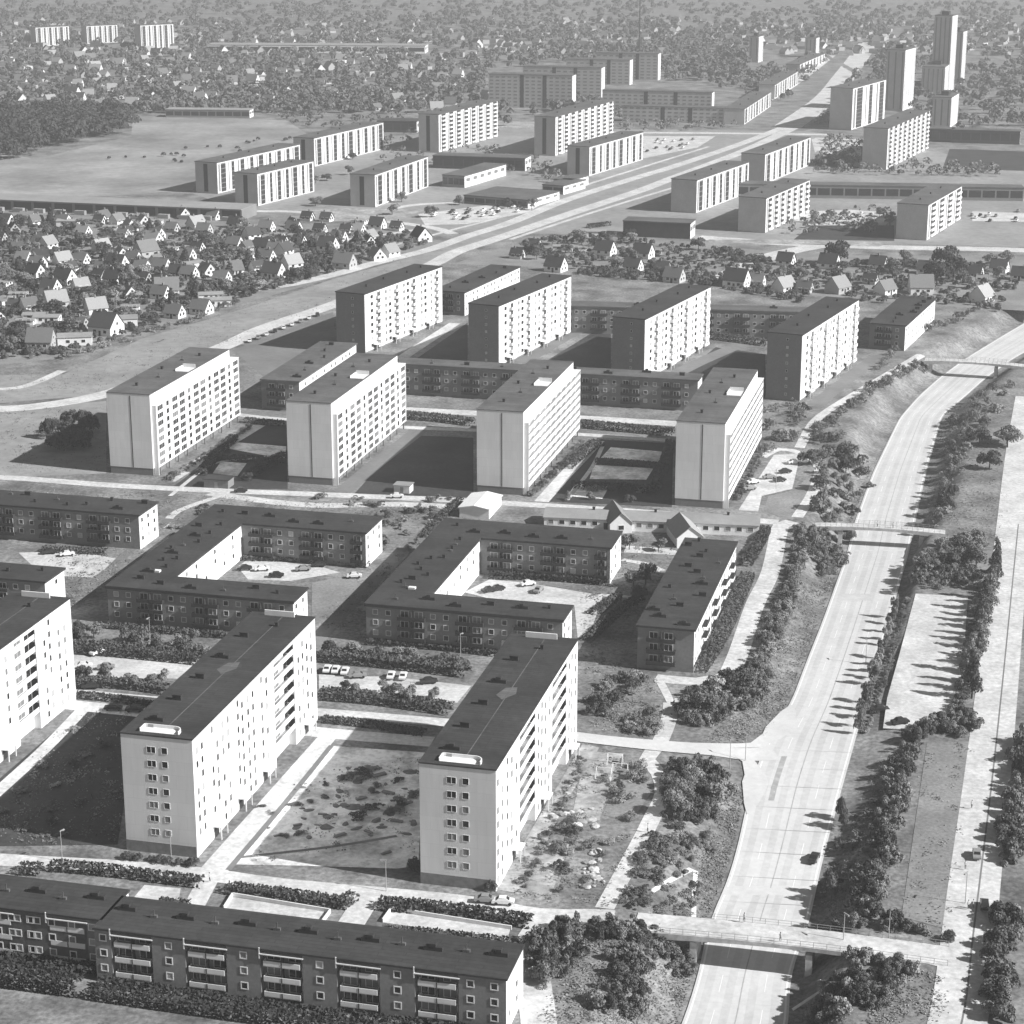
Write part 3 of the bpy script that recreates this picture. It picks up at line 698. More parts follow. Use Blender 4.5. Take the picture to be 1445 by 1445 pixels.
# ------------------------------------------------------------------ kindergarten
def gable_roof(b, x0, x1, y0, y1, z, rise, m, over=.3, along='x', wallm=None):
    """pitched roof as two real slabs; gable triangles are put in with the wall material"""
    if along == 'x':
        ym = (y0+y1)/2
        for s, ya in ((-1, y0-over), (1, y1+over)):
            dz = -rise*over/((y1-y0)/2)
            p = [(x0-over, ya, z+dz), (x1+over, ya, z+dz), (x1+over, ym, z+rise), (x0-over, ym, z+rise)]
            if s > 0: p = p[::-1]
            b.face(p, m); b.face([(q[0], q[1], q[2]-.18) for q in p[::-1]], m)
            for k in range(4):
                a, c = p[k], p[(k+1) % 4]; b.face([(a[0],a[1],a[2]-.18), (c[0],c[1],c[2]-.18), c, a], m)
    else:
        c = MB(); gable_roof(c, y0, y1, -x1, -x0, z, rise, m, over, 'x')
        i = len(b.v); b.v += [(-v[1], v[0], v[2]) for v in c.v]
        b.f += [tuple(i+q for q in f) for f in c.f]; b.m += c.m
def gable_walls(b, x0, x1, y0, y1, h, rise, m, along='x'):
    if along == 'x':
        ym = (y0+y1)/2
        b.quad((x0,y0,0),(x1,y0,0),(x1,y0,h),(x0,y0,h), m); b.quad((x1,y1,0),(x0,y1,0),(x0,y1,h),(x1,y1,h), m)
        b.face([(x1,y0,0),(x1,y1,0),(x1,y1,h),(x1,ym,h+rise-.05),(x1,y0,h)], m); b.face([(x0,y1,0),(x0,y0,0),(x0,y0,h),(x0,ym,h+rise-.05),(x0,y1,h)], m)
    else:
        xm = (x0+x1)/2
        b.quad((x1,y0,0),(x1,y1,0),(x1,y1,h),(x1,y0,h), m); b.quad((x0,y1,0),(x0,y0,0),(x0,y0,h),(x0,y1,h), m)
        b.face([(x0,y0,0),(x1,y0,0),(x1,y0,h),(xm,y0,h+rise-.05),(x0,y0,h)], m); b.face([(x1,y1,0),(x0,y1,0),(x0,y1,h),(xm,y1,h+rise-.05),(x1,y1,h)], m)
def kindergarten():
    o = spot((1071, 741), 3.4); az = math.radians(13.9-6)
    t = thing('kindergarten', 'long single-storey white kindergarten with pale low-pitched roof and rows of square windows', 'kindergarten', o, az); foot(o, az, -62, 0, 0, 10)
    b = MB(); gable_walls(b, -62, 0, 0, 10, 3.3, 1.3, 0); ob('wall', b.mesh('wall', [M_hwall]), t)
    b = MB(); gable_roof(b, -62, 0, 0, 10, 3.35, 1.3, 0); ob('roof', b.mesh('roof', [M_roofp]), t)
    for i in range(19):
        if i in (5, 12): ob('door', MB().box(-.6, .6, -.05, .05, 0, 2.2).mesh('door', [M_dark]), t, (-60+3.2*i, 0, 0)); continue
        win_front(t, -60+3.2*i, 1.9, 1.5, 1.2, fr=.1, kind=R.choice((0, 0, 1)))
    vents(t, [(-9, 5, 1), (-30, 5, 1), (-48, 5, 1)], 4.4, M_white)
    for nm, px, wd, dp in (('gabled pavilion with sunlit pale roof at the right end of the kindergarten', (992, 772), 7.5, 14), ('gabled pavilion with white gable behind the right courtyard block', (892, 752), 6.5, 13)):
        p = P(*px); k = thing('pavilion', nm, 'pavilion', p, math.radians(-8), 'gabled pavilions of the kindergarten'); foot(p, math.radians(-8), -wd, 0, 0, dp)
        b = MB(); gable_walls(b, -wd, 0, 0, dp, 3.2, 3.0, 0, 'y'); ob('wall', b.mesh('wall', [M_hwall]), k)
        b = MB(); gable_roof(b, -wd, 0, 0, dp, 3.25, 3.0, 0, .4, 'y'); ob('roof', b.mesh('roof', [M_tile_p]), k)
        win_front(k, -wd/2, 1.7, 1.6, 1.3)
    p = P(690, 733); k = thing('pavilion', 'flat pavilion with bright white roof touching the right courtyard block', 'pavilion', p, AZ); foot(p, AZ, -8, 0, 0, 14)
    b = MB(); gable_walls(b, -9, 0, 0, 15, 3.2, .8, 0, 'y'); ob('wall', b.mesh('wall', [M_hwall]), k)
    b = MB(); gable_roof(b, -9, 0, 0, 15, 3.25, .8, 0, .4, 'y'); ob('roof', b.mesh('roof', [M_white]), k)
kindergarten()

# ------------------------------------------------------------------ bridges over the motorway
def bridge(label, a, b, width, abut, z0=.25, thick=1.5, mid=.75):
    pa, pb = P(*a), P(*b); d = (pb-pa); Ln = d.length; az = -math.atan2(d.y, d.x)
    t = thing('footbridge', label, 'bridge', (pa.x, pa.y, 0), az, 'concrete bridges over the motorway')
    n = 24; bm = MB()
    for i in range(n):
        f0, f1 = i/n, (i+1)/n; x0, x1 = Ln*f0, Ln*f1
        cz = lambda f: z0+.55*math.sin(math.pi*f); tk = lambda f: thick+(mid-thick)*math.sin(math.pi*f)
        zt0, zt1 = cz(f0), cz(f1); zb0, zb1 = zt0-tk(f0), zt1-tk(f1)
        bm.quad((x0,-width/2,zt0),(x1,-width/2,zt1),(x1,width/2,zt1),(x0,width/2,zt0), 0)
        bm.quad((x0,width/2,zb0),(x1,width/2,zb1),(x1,-width/2,zb1),(x0,-width/2,zb0), 0)
        bm.quad((x0,-width/2,zb0),(x1,-width/2,zb1),(x1,-width/2,zt1),(x0,-width/2,zt0), 0); bm.quad((x1,width/2,zb1),(x0,width/2,zb0),(x0,width/2,zt0),(x1,width/2,zt1), 0)
    ob('deck', bm.mesh('deck', [M_path]), t)
    for s in (-1, 1):
        r = MB(); y = s*(width/2-.15)
        for i in range(0, n+1):
            f = i/n; z = z0+.55*math.sin(math.pi*f); r.box(Ln*f-.04, Ln*f+.04, y-.04, y+.04, z, z+1.05)
            if i < n:
                z2 = z0+.55*math.sin(math.pi*(i+1)/n); r.tube((Ln*f, y, z+1.05), (Ln*(i+1)/n, y, z2+1.05), .04, .04, 4); r.tube((Ln*f, y, z+.55), (Ln*(i+1)/n, y, z2+.55), .03, .03, 4)
        ob('railing', r.mesh('railing', [M_metal]), t)
    for f in abut: ob('abutment', MB().box(-.6, .6, -width/2+.3, width/2-.3, -6.5, -1.0).mesh('abutment', [M_path]), t, (Ln*f, 0, 0))
    return t
bridge('wide concrete bridge over the motorway at bottom right, bushes at both ends', (896, 1301), (1338, 1350), 7.2, (.2, .57), z0=.1)
bridge('slim concrete footbridge over the motorway in the middle, right of the kindergarten', (1150, 741), (1334, 752), 4.2, (.2, .82))
bridge('farthest concrete bridge over the motorway, at the right edge near the banded white block', (1305, 508), (1450, 517), 5.0, (.06, .7))

# ------------------------------------------------------------------ far slabs
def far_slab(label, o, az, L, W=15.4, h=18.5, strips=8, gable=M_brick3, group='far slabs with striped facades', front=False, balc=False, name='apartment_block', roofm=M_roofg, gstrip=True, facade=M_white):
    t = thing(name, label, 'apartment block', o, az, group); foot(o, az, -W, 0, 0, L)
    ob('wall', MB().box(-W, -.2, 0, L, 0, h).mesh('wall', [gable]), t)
    ob('facade', MB().box(-.19, 0, -.02, L+.02, .3, h-.02).mesh('facade', [facade]), t)
    roof_slab(t, [(-W, 0), (0, 0), (0, L), (-W, L)], h, .4, roofm, .3)
    vents(t, [(-W*.5, L*f, 1) for f in (.2, .5, .8)], h+.4)
    n = int(h/2.85)
    if gstrip: ob('gable_windows', MB().box(-W*.62, -W*.44, -.08, .1, 1, h-1).mesh('gable_windows', [M_dark]), t)
    for i in range(strips):
        y = L*(i+.62)/strips; wd = L/strips*.2
        s = MB()
        if balc:
            for k in range(n):
                s.box(0, .95, -wd*1.3, wd*1.3, .9+2.85*k, 1.9+2.85*k, 1); s.box(.0, .06, -wd*1.3, wd*1.3, 1.9+2.85*k, 3.5+2.85*k, 0)
        else:
            wd *= (1.25, .7, 1.0, .85)[i % 4]; s.box(.0, .08, -wd, wd, .8, h-.8, 0)
            for k in range(n): s.box(0, .14, -wd, wd, 2.95+2.85*k, 3.2+2.85*k, 2)
        ob('balcony_column', s.mesh('balcony_column', [M_dark, M_white, M_grey]), t, (0.01, y, 0))
        ob('window_column', boxmesh('window_column', 0, .07, -wd*.28, wd*.28, 1.2, h-1, M_glass2), t, (0.01, L*(i+.2)/strips, 0))
    if front:
        for i in range(int(W/3)):
            ob('window_column', boxmesh('window_column', -.5, .5, -.08, .05, 1, h-1, M_glass), t, (-W+1.5+3*i, 0, 0))
    return t
d2 = math.radians
far_slab('far slab behind the pale field, striped white facade above the row of terraced houses', spot((306, 230), 18.5), d2(24), 100, strips=9)
far_slab('shorter far slab standing in front of its twin, nearest the row of terraced houses', spot((363, 245.7), 18.5), d2(25), 64, strips=7)
far_slab('far slab behind the two at left, at the edge of the pale field', spot((443, 195.5), 18.5), d2(23), 102, strips=9)
far_slab('far slab left of the low shopping centre, gable windows in a dark strip', spot((529, 248.5), 18), d2(18), 88, strips=7)
far_slab('tall far slab with balconied white facade above the long low dark roof', spot((619, 162), 26), d2(23), 102, h=26, strips=8, balc=True)
far_slab('tall far slab right of centre, beside the far car park, behind a lower slab', spot((784, 165.4), 26.3), d2(22), 118, h=26.3, strips=9, balc=True)
far_slab('far slab beside the boulevard, in front of the taller slab', spot((832, 207.6), 18.5), d2(25.5), 90, strips=8)
far_slab('far slab right of the boulevard with brick gable behind the low black hall', spot((983.6, 252.5), 19.4), d2(25.5), 88, strips=8, gstrip=False)
far_slab('far slab right of the boulevard, half hidden behind another slab', spot((1080, 217), 19), d2(24), 99, strips=8, gstrip=False)
far_slab('far slab with balconied facade, in front of the long raised deck', spot((1081.7, 278), 19.3), d2(24.7), 78, strips=7, balc=True, gstrip=False)
far_slab('far slab at the right, blank grey gable by the cross street', spot((1310.6, 287), 19.5), d2(24.2), 78, W=16.5, strips=4, balc=True, gstrip=False)
far_slab('tall far slab at right with dense balconies, in front of the pale towers', spot((1253.6, 181.7), 26.5), d2(23.5), 120, W=16.2, h=26.5, strips=9, balc=True, gstrip=False)
far_slab('broad pale slab below the white tower, facade in four smooth panels', spot((1204, 125), 31), d2(27), 82, W=17.5, h=31, strips=3, gstrip=False)
def tower(label, o, az, W, L, h, rows=True):
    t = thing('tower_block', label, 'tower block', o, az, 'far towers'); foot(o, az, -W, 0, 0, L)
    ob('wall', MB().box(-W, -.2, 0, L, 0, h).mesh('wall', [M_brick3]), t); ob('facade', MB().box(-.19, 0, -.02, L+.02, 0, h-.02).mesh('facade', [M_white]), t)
    roof_slab(t, [(-W, 0), (0, 0), (0, L), (-W, L)], h, .5, M_roofg, .2)
    ob('lift_house', MB().box(-W*.7, -W*.3, L*.3, L*.6, h+.5, h+3.6).mesh('lift_house', [M_dark]), t)
    for i in range(max(2, int(W/4))): ob('window_column', boxmesh('window_column', -.55, .55, -.08, .05, 1.5, h-1.5, M_glass2), t, (-W+2+(W-4)/max(1, int(W/4)-1)*i, 0, 0))
    for i in range(max(2, int(L/6))): ob('window_column', boxmesh('window_column', 0, .07, -.6, .6, 1.5, h-1.5, M_glass2), t, (.01, 2.5+(L-5)/max(1, int(L/6)-1)*i, 0))
tower('tall slender white tower with dark lift house, above the tall right-hand slab', spot((1278, 71), 48.5), d2(25), 15.5, 33, 48.5)
tower('dark grey tower running out of the top of the photo', P(1338, 130), d2(25), 16, 20, 66)
tower('grey tower right of the dark one, thin sunlit edge', spot((1359.7, 45), 47), d2(25), 14.5, 15, 47)
tower('shorter pale tower in front of the dark tower', spot((1334, 95), 24), d2(18), 20, 60, 24)
tower('narrow block with banded end below the far towers', spot((1343, 138), 22.4), d2(20), 14, 38, 22.4)
tower('tiny white tower on the skyline left of the boulevard end', spot((1071, 52), 26), d2(20), 10, 20, 26)
tower('smaller white tower on the skyline, nearest the boulevard end', spot((1152, 54), 20), d2(20), 12, 16, 20)
def broad(label, o, az, W, D, h, n):
    t = thing('apartment_block', label, 'apartment block', o, az, 'far slabs turned broadside'); foot(o, az, -W, 0, 0, D)
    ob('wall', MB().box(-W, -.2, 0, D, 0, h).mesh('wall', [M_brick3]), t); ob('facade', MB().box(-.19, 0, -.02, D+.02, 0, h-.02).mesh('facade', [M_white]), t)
    roof_slab(t, [(-W, 0), (0, 0), (0, D), (-W, D)], h, .4, M_roofg, .3)
    for i in range(n):
        s = MB(); wd = W/n*.36
        for k in range(int(h/2.85)): s.box(-wd*.8, wd*.8, -.07, .05, 1.5+2.85*k, 2.6+2.85*k, 0)
        ob('window_column', s.mesh('window_column', [M_glass2]), t, (-W+W*(i+.5)/n, 0, 0))
    for f in (.33, .6): ob('stair_strip', boxmesh('stair_strip', -1.6, 1.6, -.1, .05, .5, h-.3, M_dark), t, (-W*f, 0, 0))
broad('far slab turned broadside with narrow white end, nearest of its group', spot((807.8, 107), 27), d2(14), 71, 14, 27, 14)
broad('far broadside slab behind the nearest one, bright narrow end', spot((849, 96), 25.5), d2(14), 70, 14, 25.5, 12)
broad('far broadside slab third in its group, bright narrow end', spot((889, 85), 22.5), d2(14), 60, 14, 22.5, 10)
broad('farthest of the broadside slabs, beside a thin mast', spot((929, 76), 24.5), d2(14), 60, 14, 24.5, 10)
broad('long grey block turned broadside beyond the far car park', spot((1005, 131), 17), d2(14), 90, 12, 17, 18)
broad('lower grey block in front of the long broadside block', spot((1022, 153), 12), d2(14), 80, 12, 12, 16)
far_slab('low white-sided block along the boulevard, nearest of three', spot((1051, 154), 12), d2(15), 140, W=16, h=12, strips=10, gstrip=False)
far_slab('low white-sided block along the boulevard, middle of three', spot((1093.7, 120), 12), d2(15.5), 140, W=14, h=12, strips=10, gstrip=False)
far_slab('low white-sided block along the boulevard, farthest of three', spot((1129, 91), 9), d2(18), 140, W=14, h=9, strips=8, gstrip=False)
for lab, px, h, az, L, W in (('slab on the left skyline, leftmost of three, striped side', (50, 39), 21, 50, 42, 13), ('slab on the left skyline, middle of three, striped side', (122, 37), 20, 50, 40, 13), ('slab on the left skyline, right and tallest of three', (198, 36), 27, 50, 42, 13)):
    far_slab(lab, spot(px, h), d2(az), L, W=W, h=h, strips=6, gstrip=False)
# low halls and shops
def hall(label, o, az, W, D, h, roofm, wall=M_brick2, white=True, name='hall', bays=0, cat='low building'):
    t = thing(name, label, cat, o, az); foot(o, az, -W, 0, 0, D)
    wall_poly(t, [(-W, 0), (0, 0), (0, D), (-W, D)], h, {1} if white else set(), m=wall); roof_slab(t, [(-W, 0), (0, 0), (0, D), (-W, D)], h, .5, roofm, .3, pm=roofm)
    for i in range(bays):
        ob('window_band', boxmesh('window_band', -W/bays*.44, W/bays*.44, -.06, .05, h*.25, h*.8, M_glass), t, (-W+W*(i+.5)/bays, 0, 0))
    for i in range(max(2, int(D/9))):
        ob('window_band', boxmesh('window_band', 0, .06, -2.6, 2.6, h*.5, h*.78, M_glass2), t, (.01, D*(i+.5)/max(2, int(D/9)), 0))
    return t
M_black = mat('black cladding', .05, noise=.2, scale=.4)
hall('low black flat-roofed hall with white end in front of the slab by the boulevard', spot((974.5, 316), 8), d2(15), 36, 14, 8, M_roofg, wall=M_black, bays=0)
hall('low shop building with dark front and bright white side in the shopping centre', spot((655.5, 249), 7), d2(24), 15, 62, 7, M_roofg, wall=M_brick, bays=4)
hall('flat shop hall with wide grey roof between the white-sided shop and the boulevard', spot((745, 283), 4.5), d2(28), 42, 40, 4.5, M_roofg, wall=M_brick, bays=6)
hall('small shop with white side at the right end of the shopping centre', spot((795, 263), 5), d2(28), 14, 30, 5, M_roofg, wall=M_brick, bays=2)
hall('small kiosk hall by the boulevard below the far slab', spot((806, 255), 5), d2(28), 12, 24, 5, M_roofg, wall=M_brick, bays=2)
hall('long low dark building with white end behind the shopping centre', spot((741, 224), 8), d2(14), 62, 16, 8, M_roofg, wall=M_black, bays=9)
hall('long low dark building between the far slabs, left of the tall one', spot((588, 172), 8), d2(8), 30, 20, 8, M_black, wall=M_black, bays=5)
hall('dark low hall behind the right-hand far slabs, left one', spot((1347, 183), 9), d2(14), 26, 12, 9, M_roofg, wall=M_black, bays=5)
hall('dark low hall at the right edge below the far towers', spot((1440, 186), 9), d2(14), 48, 12, 9, M_roofg, wall=M_black, bays=7)
hall('long raised deck with dark bays running to the right edge behind the far slabs', spot((1445, 266), 7.5), d2(6), 176, 13, 7.5, M_roofg, wall=M_brick, bays=22)
hall('low dark hall with pale roof edge beyond the pale field', spot((352, 156), 6), d2(6), 68, 14, 6, M_roofp, wall=M_brick, bays=10)
hall('long pale flat-roofed factory on the skyline at left', spot((600, 65), 8), d2(4), 240, 30, 8, M_roofp, wall=M_white, bays=12)
# thin mast on the horizon
t = thing('mast', 'thin lattice mast standing on the skyline behind the broadside slabs', 'mast', P(902, 78))
ob('shaft', MB().tube((0,0,0), (0,0,62), 1.1, .5, 6).mesh('shaft', [M_dark]), t)
# terraced houses with dark bays
def terrace():
    o = spot((341, 296), 6); e = spot((-40, 280), 6); d = o-e; az = -math.atan2(d.y, d.x); u = d.normalized(); n = 13
    for i in range(n):
        p = o-u*(d.length/n)*i; wd = d.length/n-.05
        t = thing('terraced_house', 'terraced house, pale flat roof and dark bay, %s' % ('right end of the row above the estate' if i == 0 else 'in the long row above the estate'), 'terraced house', p, az, 'terraced houses above the estate'); foot(p, az, -wd, 0, 0, 22)
        if i == 0:
            WL = MB().box(-wd, 0, 0, 22, 0, 5.8).mesh('wall', [M_brick]); RF = MB().box(-wd, 0, -.6, 22.4, 5.85, 6.2).mesh('roof', [M_roofp])
            BY = MB().box(-wd*.93, -wd*.07, -.1, .05, .6, 5.2).mesh('front_bay', [M_dark]); SH = MB().box(-wd*.8, -wd*.3, -5, -2.2, 0, 2.3).mesh('shed', [M_roofp])
        ob('wall', WL, t); ob('roof', RF, t); ob('front_bay', BY, t); ob('shed', SH, t)
terrace()

# ------------------------------------------------------------------ small houses
def house_proto(ln, wd, h, rise, tile, wall, detail=True):
    W = MB(); gable_walls(W, -ln, 0, 0, wd, h, rise, 0)
    Rf = MB(); gable_roof(Rf, -ln, 0, 0, wd, h+.04, rise, 0, .35)
    return dict(wall=W.mesh('wall', [wall]), roof=Rf.mesh('roof', [tile]), ln=ln, wd=wd, h=h, rise=rise)
CH = MB().box(-.35, .35, -.35, .35, -1.2, 1.0).mesh('chimney', [M_brick])
HP = {}
def house(px, kind, az, label, group, size=1.0, world=None):
    """kind: d/m/p tile tone + optional g for grey wall; origin is the near right corner"""
    p = P(*px) if world is None else Vector(world)
    size *= .82 if p.y < 1250 else .85
    k = (kind, round(size, 1))
    if k not in HP:
        tile = {'d': M_tile_d, 'm': M_tile_m, 'p': M_tile_p, 'f': M_roofp}[kind[0]]; wall = M_hwall_g if 'g' in kind else M_hwall
        s = size; fl = kind[0] == 'f'
        HP[k] = house_proto(9.5*s*(1.25 if fl else 1), 8.2*s, 3.1*s*(1 if fl else 1.05), (.7 if fl else 4.6)*s, tile, wall)
    q = HP[k]; t = thing('house', label, 'house', p, az, group)
    ob('wall', q['wall'], t); ob('roof', q['roof'], t)
    FOOT.append((p.x, p.y, az, -q['ln'], 0, 0, q['wd']))
    if p.y < 1250:
        ob('chimney', CH, t, (-q['ln']*R.choice((.3, .5, .7)), q['wd']*.5, q['h']+q['rise']))
        if kind[0] != 'f': win_right(t, q['wd']*.5, q['h']+.9, 1.1, 1.2, fr=.08, kind=0)
        for f in (.3, .68): win_right(t, q['wd']*f, 1.7, 1.2, 1.2, fr=.08, kind=0)
        for f in (.25, .7): win_front(t, -q['ln']*f, 1.8, 1.5, 1.2, fr=.1, kind=0)
        if p.y < 1000: ob('door', boxmesh('door', -.5, .5, -.05, .05, 0, 2.1, M_dark), t, (-q['ln']*.48, 0, 0))
    return t
TONE = {'d': 'dark tiled', 'm': 'grey tiled', 'p': 'pale tiled', 'f': 'flat pale roofed'}
Z1 = lambda x, y: (20+x/4.817, 270+y/4.817)
Z2 = lambda x, y: (300+x/4.25, 270+y/4.25)
Z3 = lambda x, y: (720+x/4.014, 320+y/4.014)
Z4 = lambda x, y: (1060+x/4.014, 320+y/4.014)
est = []
for x, y, k, a, s in ((765,275,'p',60,1),(1310,250,'p',-50,1.1),(665,405,'p',-45,1),(725,540,'d',12,1.15),(885,552,'m',15,.9),(1025,545,'m',10,.95),(1262,415,'d',14,.8),(1300,580,'m',50,1),(400,495,'p',-40,1),
                      (300,380,'p',-60,1),(150,590,'d',20,1),(360,640,'d',16,1.1),(520,670,'p',-35,.9),(590,605,'dg',20,.8),(1120,720,'m',-8,1.35),(375,790,'pg',-30,1.2),(640,830,'p',-30,1.1),(655,990,'d',14,1.45),
                      (130,910,'f',5,.8),(530,1045,'f',-10,1.4),(840,920,'f',-12,1.35),(1115,870,'m',12,1.0),(1300,845,'m',12,1.05),(850,812,'f',-6,.9),(85,490,'p',10,.9),(80,725,'f',0,.8),(125,210,'m',0,.9),
                      (1215,360,'f',10,.6),(990,440,'mg',-40,1.3),(210,880,'f',0,1),(300,900,'f',0,1.1),(1010,640,'dg',20,.8),(1420,740,'f',-10,1.1),(250,1080,'mg',4,1.3),(430,240,'f',4,1.2),(1000,225,'f',4,.9),(700,265,'f',4,.8)):
    est.append((Z1(x, y), k, a, s))
for x, y, k, a, s in ((150,345,'m',14,1),(165,420,'f',0,.8),(345,245,'m',10,.95),(505,250,'m',12,1),(660,255,'d',12,.9),(820,260,'d',12,.9),(995,290,'p',-60,.9),(1235,310,'d',60,1.2),(715,365,'d',14,1.1),(535,325,'d',14,.8),
                      (390,530,'d',14,1.2),(545,460,'p',-40,1.1),(970,420,'p',60,1.0),(820,470,'mg',12,1.2),(1125,385,'p',-50,1),(190,500,'m',-30,1.1),(160,225,'d',12,1),(320,360,'d',10,1),(910,200,'f',10,.9),(585,180,'d',12,.8),(700,185,'d',12,.8),
                      (115,690,'f',-10,1.2),(1010,230,'d',12,1),(430,330,'d',10,.8),(1120,240,'d',15,.9)):
    est.append((Z2(x, y), k, a, s))
est_pts = [e[0] for e in est]
rr = random.Random(5); tries = 0
while len(est) < 140 and tries < 4000:
    tries += 1
    x, y = rr.uniform(-40, 560), rr.uniform(309, 470)
    lim = 520-(x+40)*.27 if x > 120 else 500
    if y > lim-22 or any(abs(x-q[0]) < 9.5+(y-290)*.06 and abs(y-q[1]) < 5+(y-290)*.04 for q in est_pts): continue
    if x > 345 and y < 322: continue
    est.append(((x, y), rr.choice(('d', 'd', 'm', 'm', 'p', 'dg', 'f', 'mg')), rr.choice((10, 14, 14, 20, -40, -60, 60)), rr.uniform(.75, 1.0))); est_pts.append((x, y))
def rank_label(lst, row_h):
    """row from the front and place along it, so that a label can be found in the photo"""
    ids = sorted(range(len(lst)), key=lambda i: -lst[i][0][1]); rows = {}
    for i in ids: rows.setdefault(int((max(l[0][1] for l in lst)-lst[i][0][1])//row_h), []).append(i)
    out = {}
    for r, ii in rows.items():
        ii.sort(key=lambda i: lst[i][0][0])
        for j, i in enumerate(ii): out[i] = (r, j, len(ii))
    return out
ORD = ['first', 'second', 'third', 'fourth', 'fifth', 'sixth', 'seventh', 'eighth', 'ninth', 'tenth', 'eleventh', 'twelfth', 'thirteenth', 'fourteenth', 'fifteenth', 'sixteenth', 'seventeenth', 'eighteenth', 'nineteenth', 'twentieth']
rk = rank_label(est, 25)
FR = {0: 'row along the grass strip', 1: 'second row from the grass strip'}
def est_label(k, s, i, rk, place):
    r, j, n = rk[i]
    sz = 'large ' if s > 1.12 else 'small ' if s < .85 else ''
    pos = ORD[j] + ' from left' if j < 20 else 'far right'
    return '%s%s house%s, %s, %s' % (sz, TONE[k[0]], ', grey walls' if 'g' in k else ', white gable' if k[0] != 'f' else '', pos, FR.get(r, place % ORD[min(r, 19)]))
for i, (px, k, a, s) in enumerate(est):
    house(px, k, d2(a+(12 if 8 <= a <= 20 else 0)), est_label(k, s, i, rk, '%s row of the left estate'), 'houses of the left estate', s)
band = []
for x, y, k, a, s in ((285,262,'d',14,1.15),(155,130,'d',12,.9),(350,140,'f',5,1),(435,140,'f',5,.9),(565,168,'d',14,1.1),(665,140,'f',5,.9),(782,185,'d',14,1.05),(855,160,'f',5,.9),(722,258,'d',14,1.0),(958,322,'mg',14,1.1),(1322,352,'d',14,1.35),(60,185,'d',10,.8),(540,60,'f',5,1.2),(890,260,'dg',10,.9)):
    band.append((Z3(x, y), k, a, s))
for x, y, k, a, s in ((225,225,'d',14,1.0),(475,245,'d',14,1.05),(750,245,'d',14,1.0),(1025,275,'d',14,1.0),(1295,300,'d',14,1.0),(255,365,'p',-40,1.1),(565,370,'pg',-45,1.2),(825,380,'m',-40,1.15),(1035,385,'m',0,1.35),(1380,420,'p',-50,1.2),(1440,265,'d',14,1.0),(60,340,'m',10,.9),(330,380,'mg',14,.9),(700,330,'dg',14,.8),(1560,310,'d',14,1),(1330,320,'p',10,.6)):
    band.append((Z4(x, y), k, a, s))
rkb = rank_label(band, 24)
for i, (px, k, a, s) in enumerate(band):
    r, j, n = rkb[i]
    house(px, k, d2(a+(14 if 8 <= a <= 20 else 0)), '%s house%s, %s from left, %s right of the boulevard' % (TONE[k[0]], ', white gable' if k[0] != 'f' and 'g' not in k else '', ORD[j], ('front row', 'middle row', 'back row', 'rearmost row', 'rearmost row')[min(r, 4)]), 'houses between the boulevard and the motorway', s)
# houses of the far suburbs
fh = []; rr = random.Random(11); tries = 0
while len(fh) < 105 and tries < 6000:
    tries += 1
    x = rr.uniform(-30, 690) if rr.random() < .75 else rr.uniform(690, 1470); y = rr.uniform(58, 162)
    if x > 200 and y > 150 and x < 540: continue
    if x > 690 and y > 74: continue
    p = P(x, y)
    if in_foot(p.x, p.y, 12) or any((p-q[0]).length < 16 for q in fh): continue
    fh.append((p, (x, y), rr.choice(('p', 'm', 'd', 'f', 'p')), rr.choice((10, 20, -40, 60, -10)), rr.uniform(.95, 1.5)))
def where_far(x, y):
    col = 'below the skyline slabs at far left' if x < 240 else 'in the middle of the far suburb' if x < 450 else 'near the far dark halls' if x < 690 else 'on the far side of the boulevard'
    return col+(', close to the skyline' if y < 90 else ', halfway to the skyline' if y < 125 else ', by the pale field')
for p, (x, y), k, a, s in fh:
    house(None, k, d2(a), 'tiny %s house %s' % (TONE[k], where_far(x, y)), 'houses of the far suburbs', s, world=p)

def far_house_mass():
    rr = random.Random(21); b = MB(); n = 0; tries = 0
    while n < 850 and tries < 20000:
        tries += 1
        x = rr.uniform(-40, 1480); y = rr.uniform(30, 158) if x < 690 else rr.uniform(30, 80)
        if y < 26 or (x > 180 and y > 148 and x < 540): continue
        p = P(x, y)
        if in_foot(p.x, p.y, 10): continue
        n += 1; s = rr.uniform(.5, 1.0); c = MB(); kind = rr.choice((0, 0, 1, 2))
        if rr.random() < .25: c.box(-9*s*1.6, 0, 0, 9*s, 0, 5*s, 3, 1)
        else: gable_walls(c, -10*s, 0, 0, 8.5*s, 3.6*s, 4.2*s, 3); gable_roof(c, -10*s, 0, 0, 8.5*s, 3.65*s, 4.2*s, kind, .3)
        a = rr.choice((.2, .5, -.7, 1.2, .9)); i = len(b.v)
        b.v += [(p.x+v[0]*math.cos(a)+v[1]*math.sin(a), p.y-v[0]*math.sin(a)+v[1]*math.cos(a), v[2]) for v in c.v]; b.f += [tuple(i+q for q in f) for f in c.f]; b.m += c.m
    tag(ob('distant_houses', b.mesh('distant_houses', [M_tile_m, M_tile_m, M_roofp, M_hwall_g])), 'crowd of tiny distant houses through the far suburbs', 'houses', None, 'stuff')
far_house_mass()

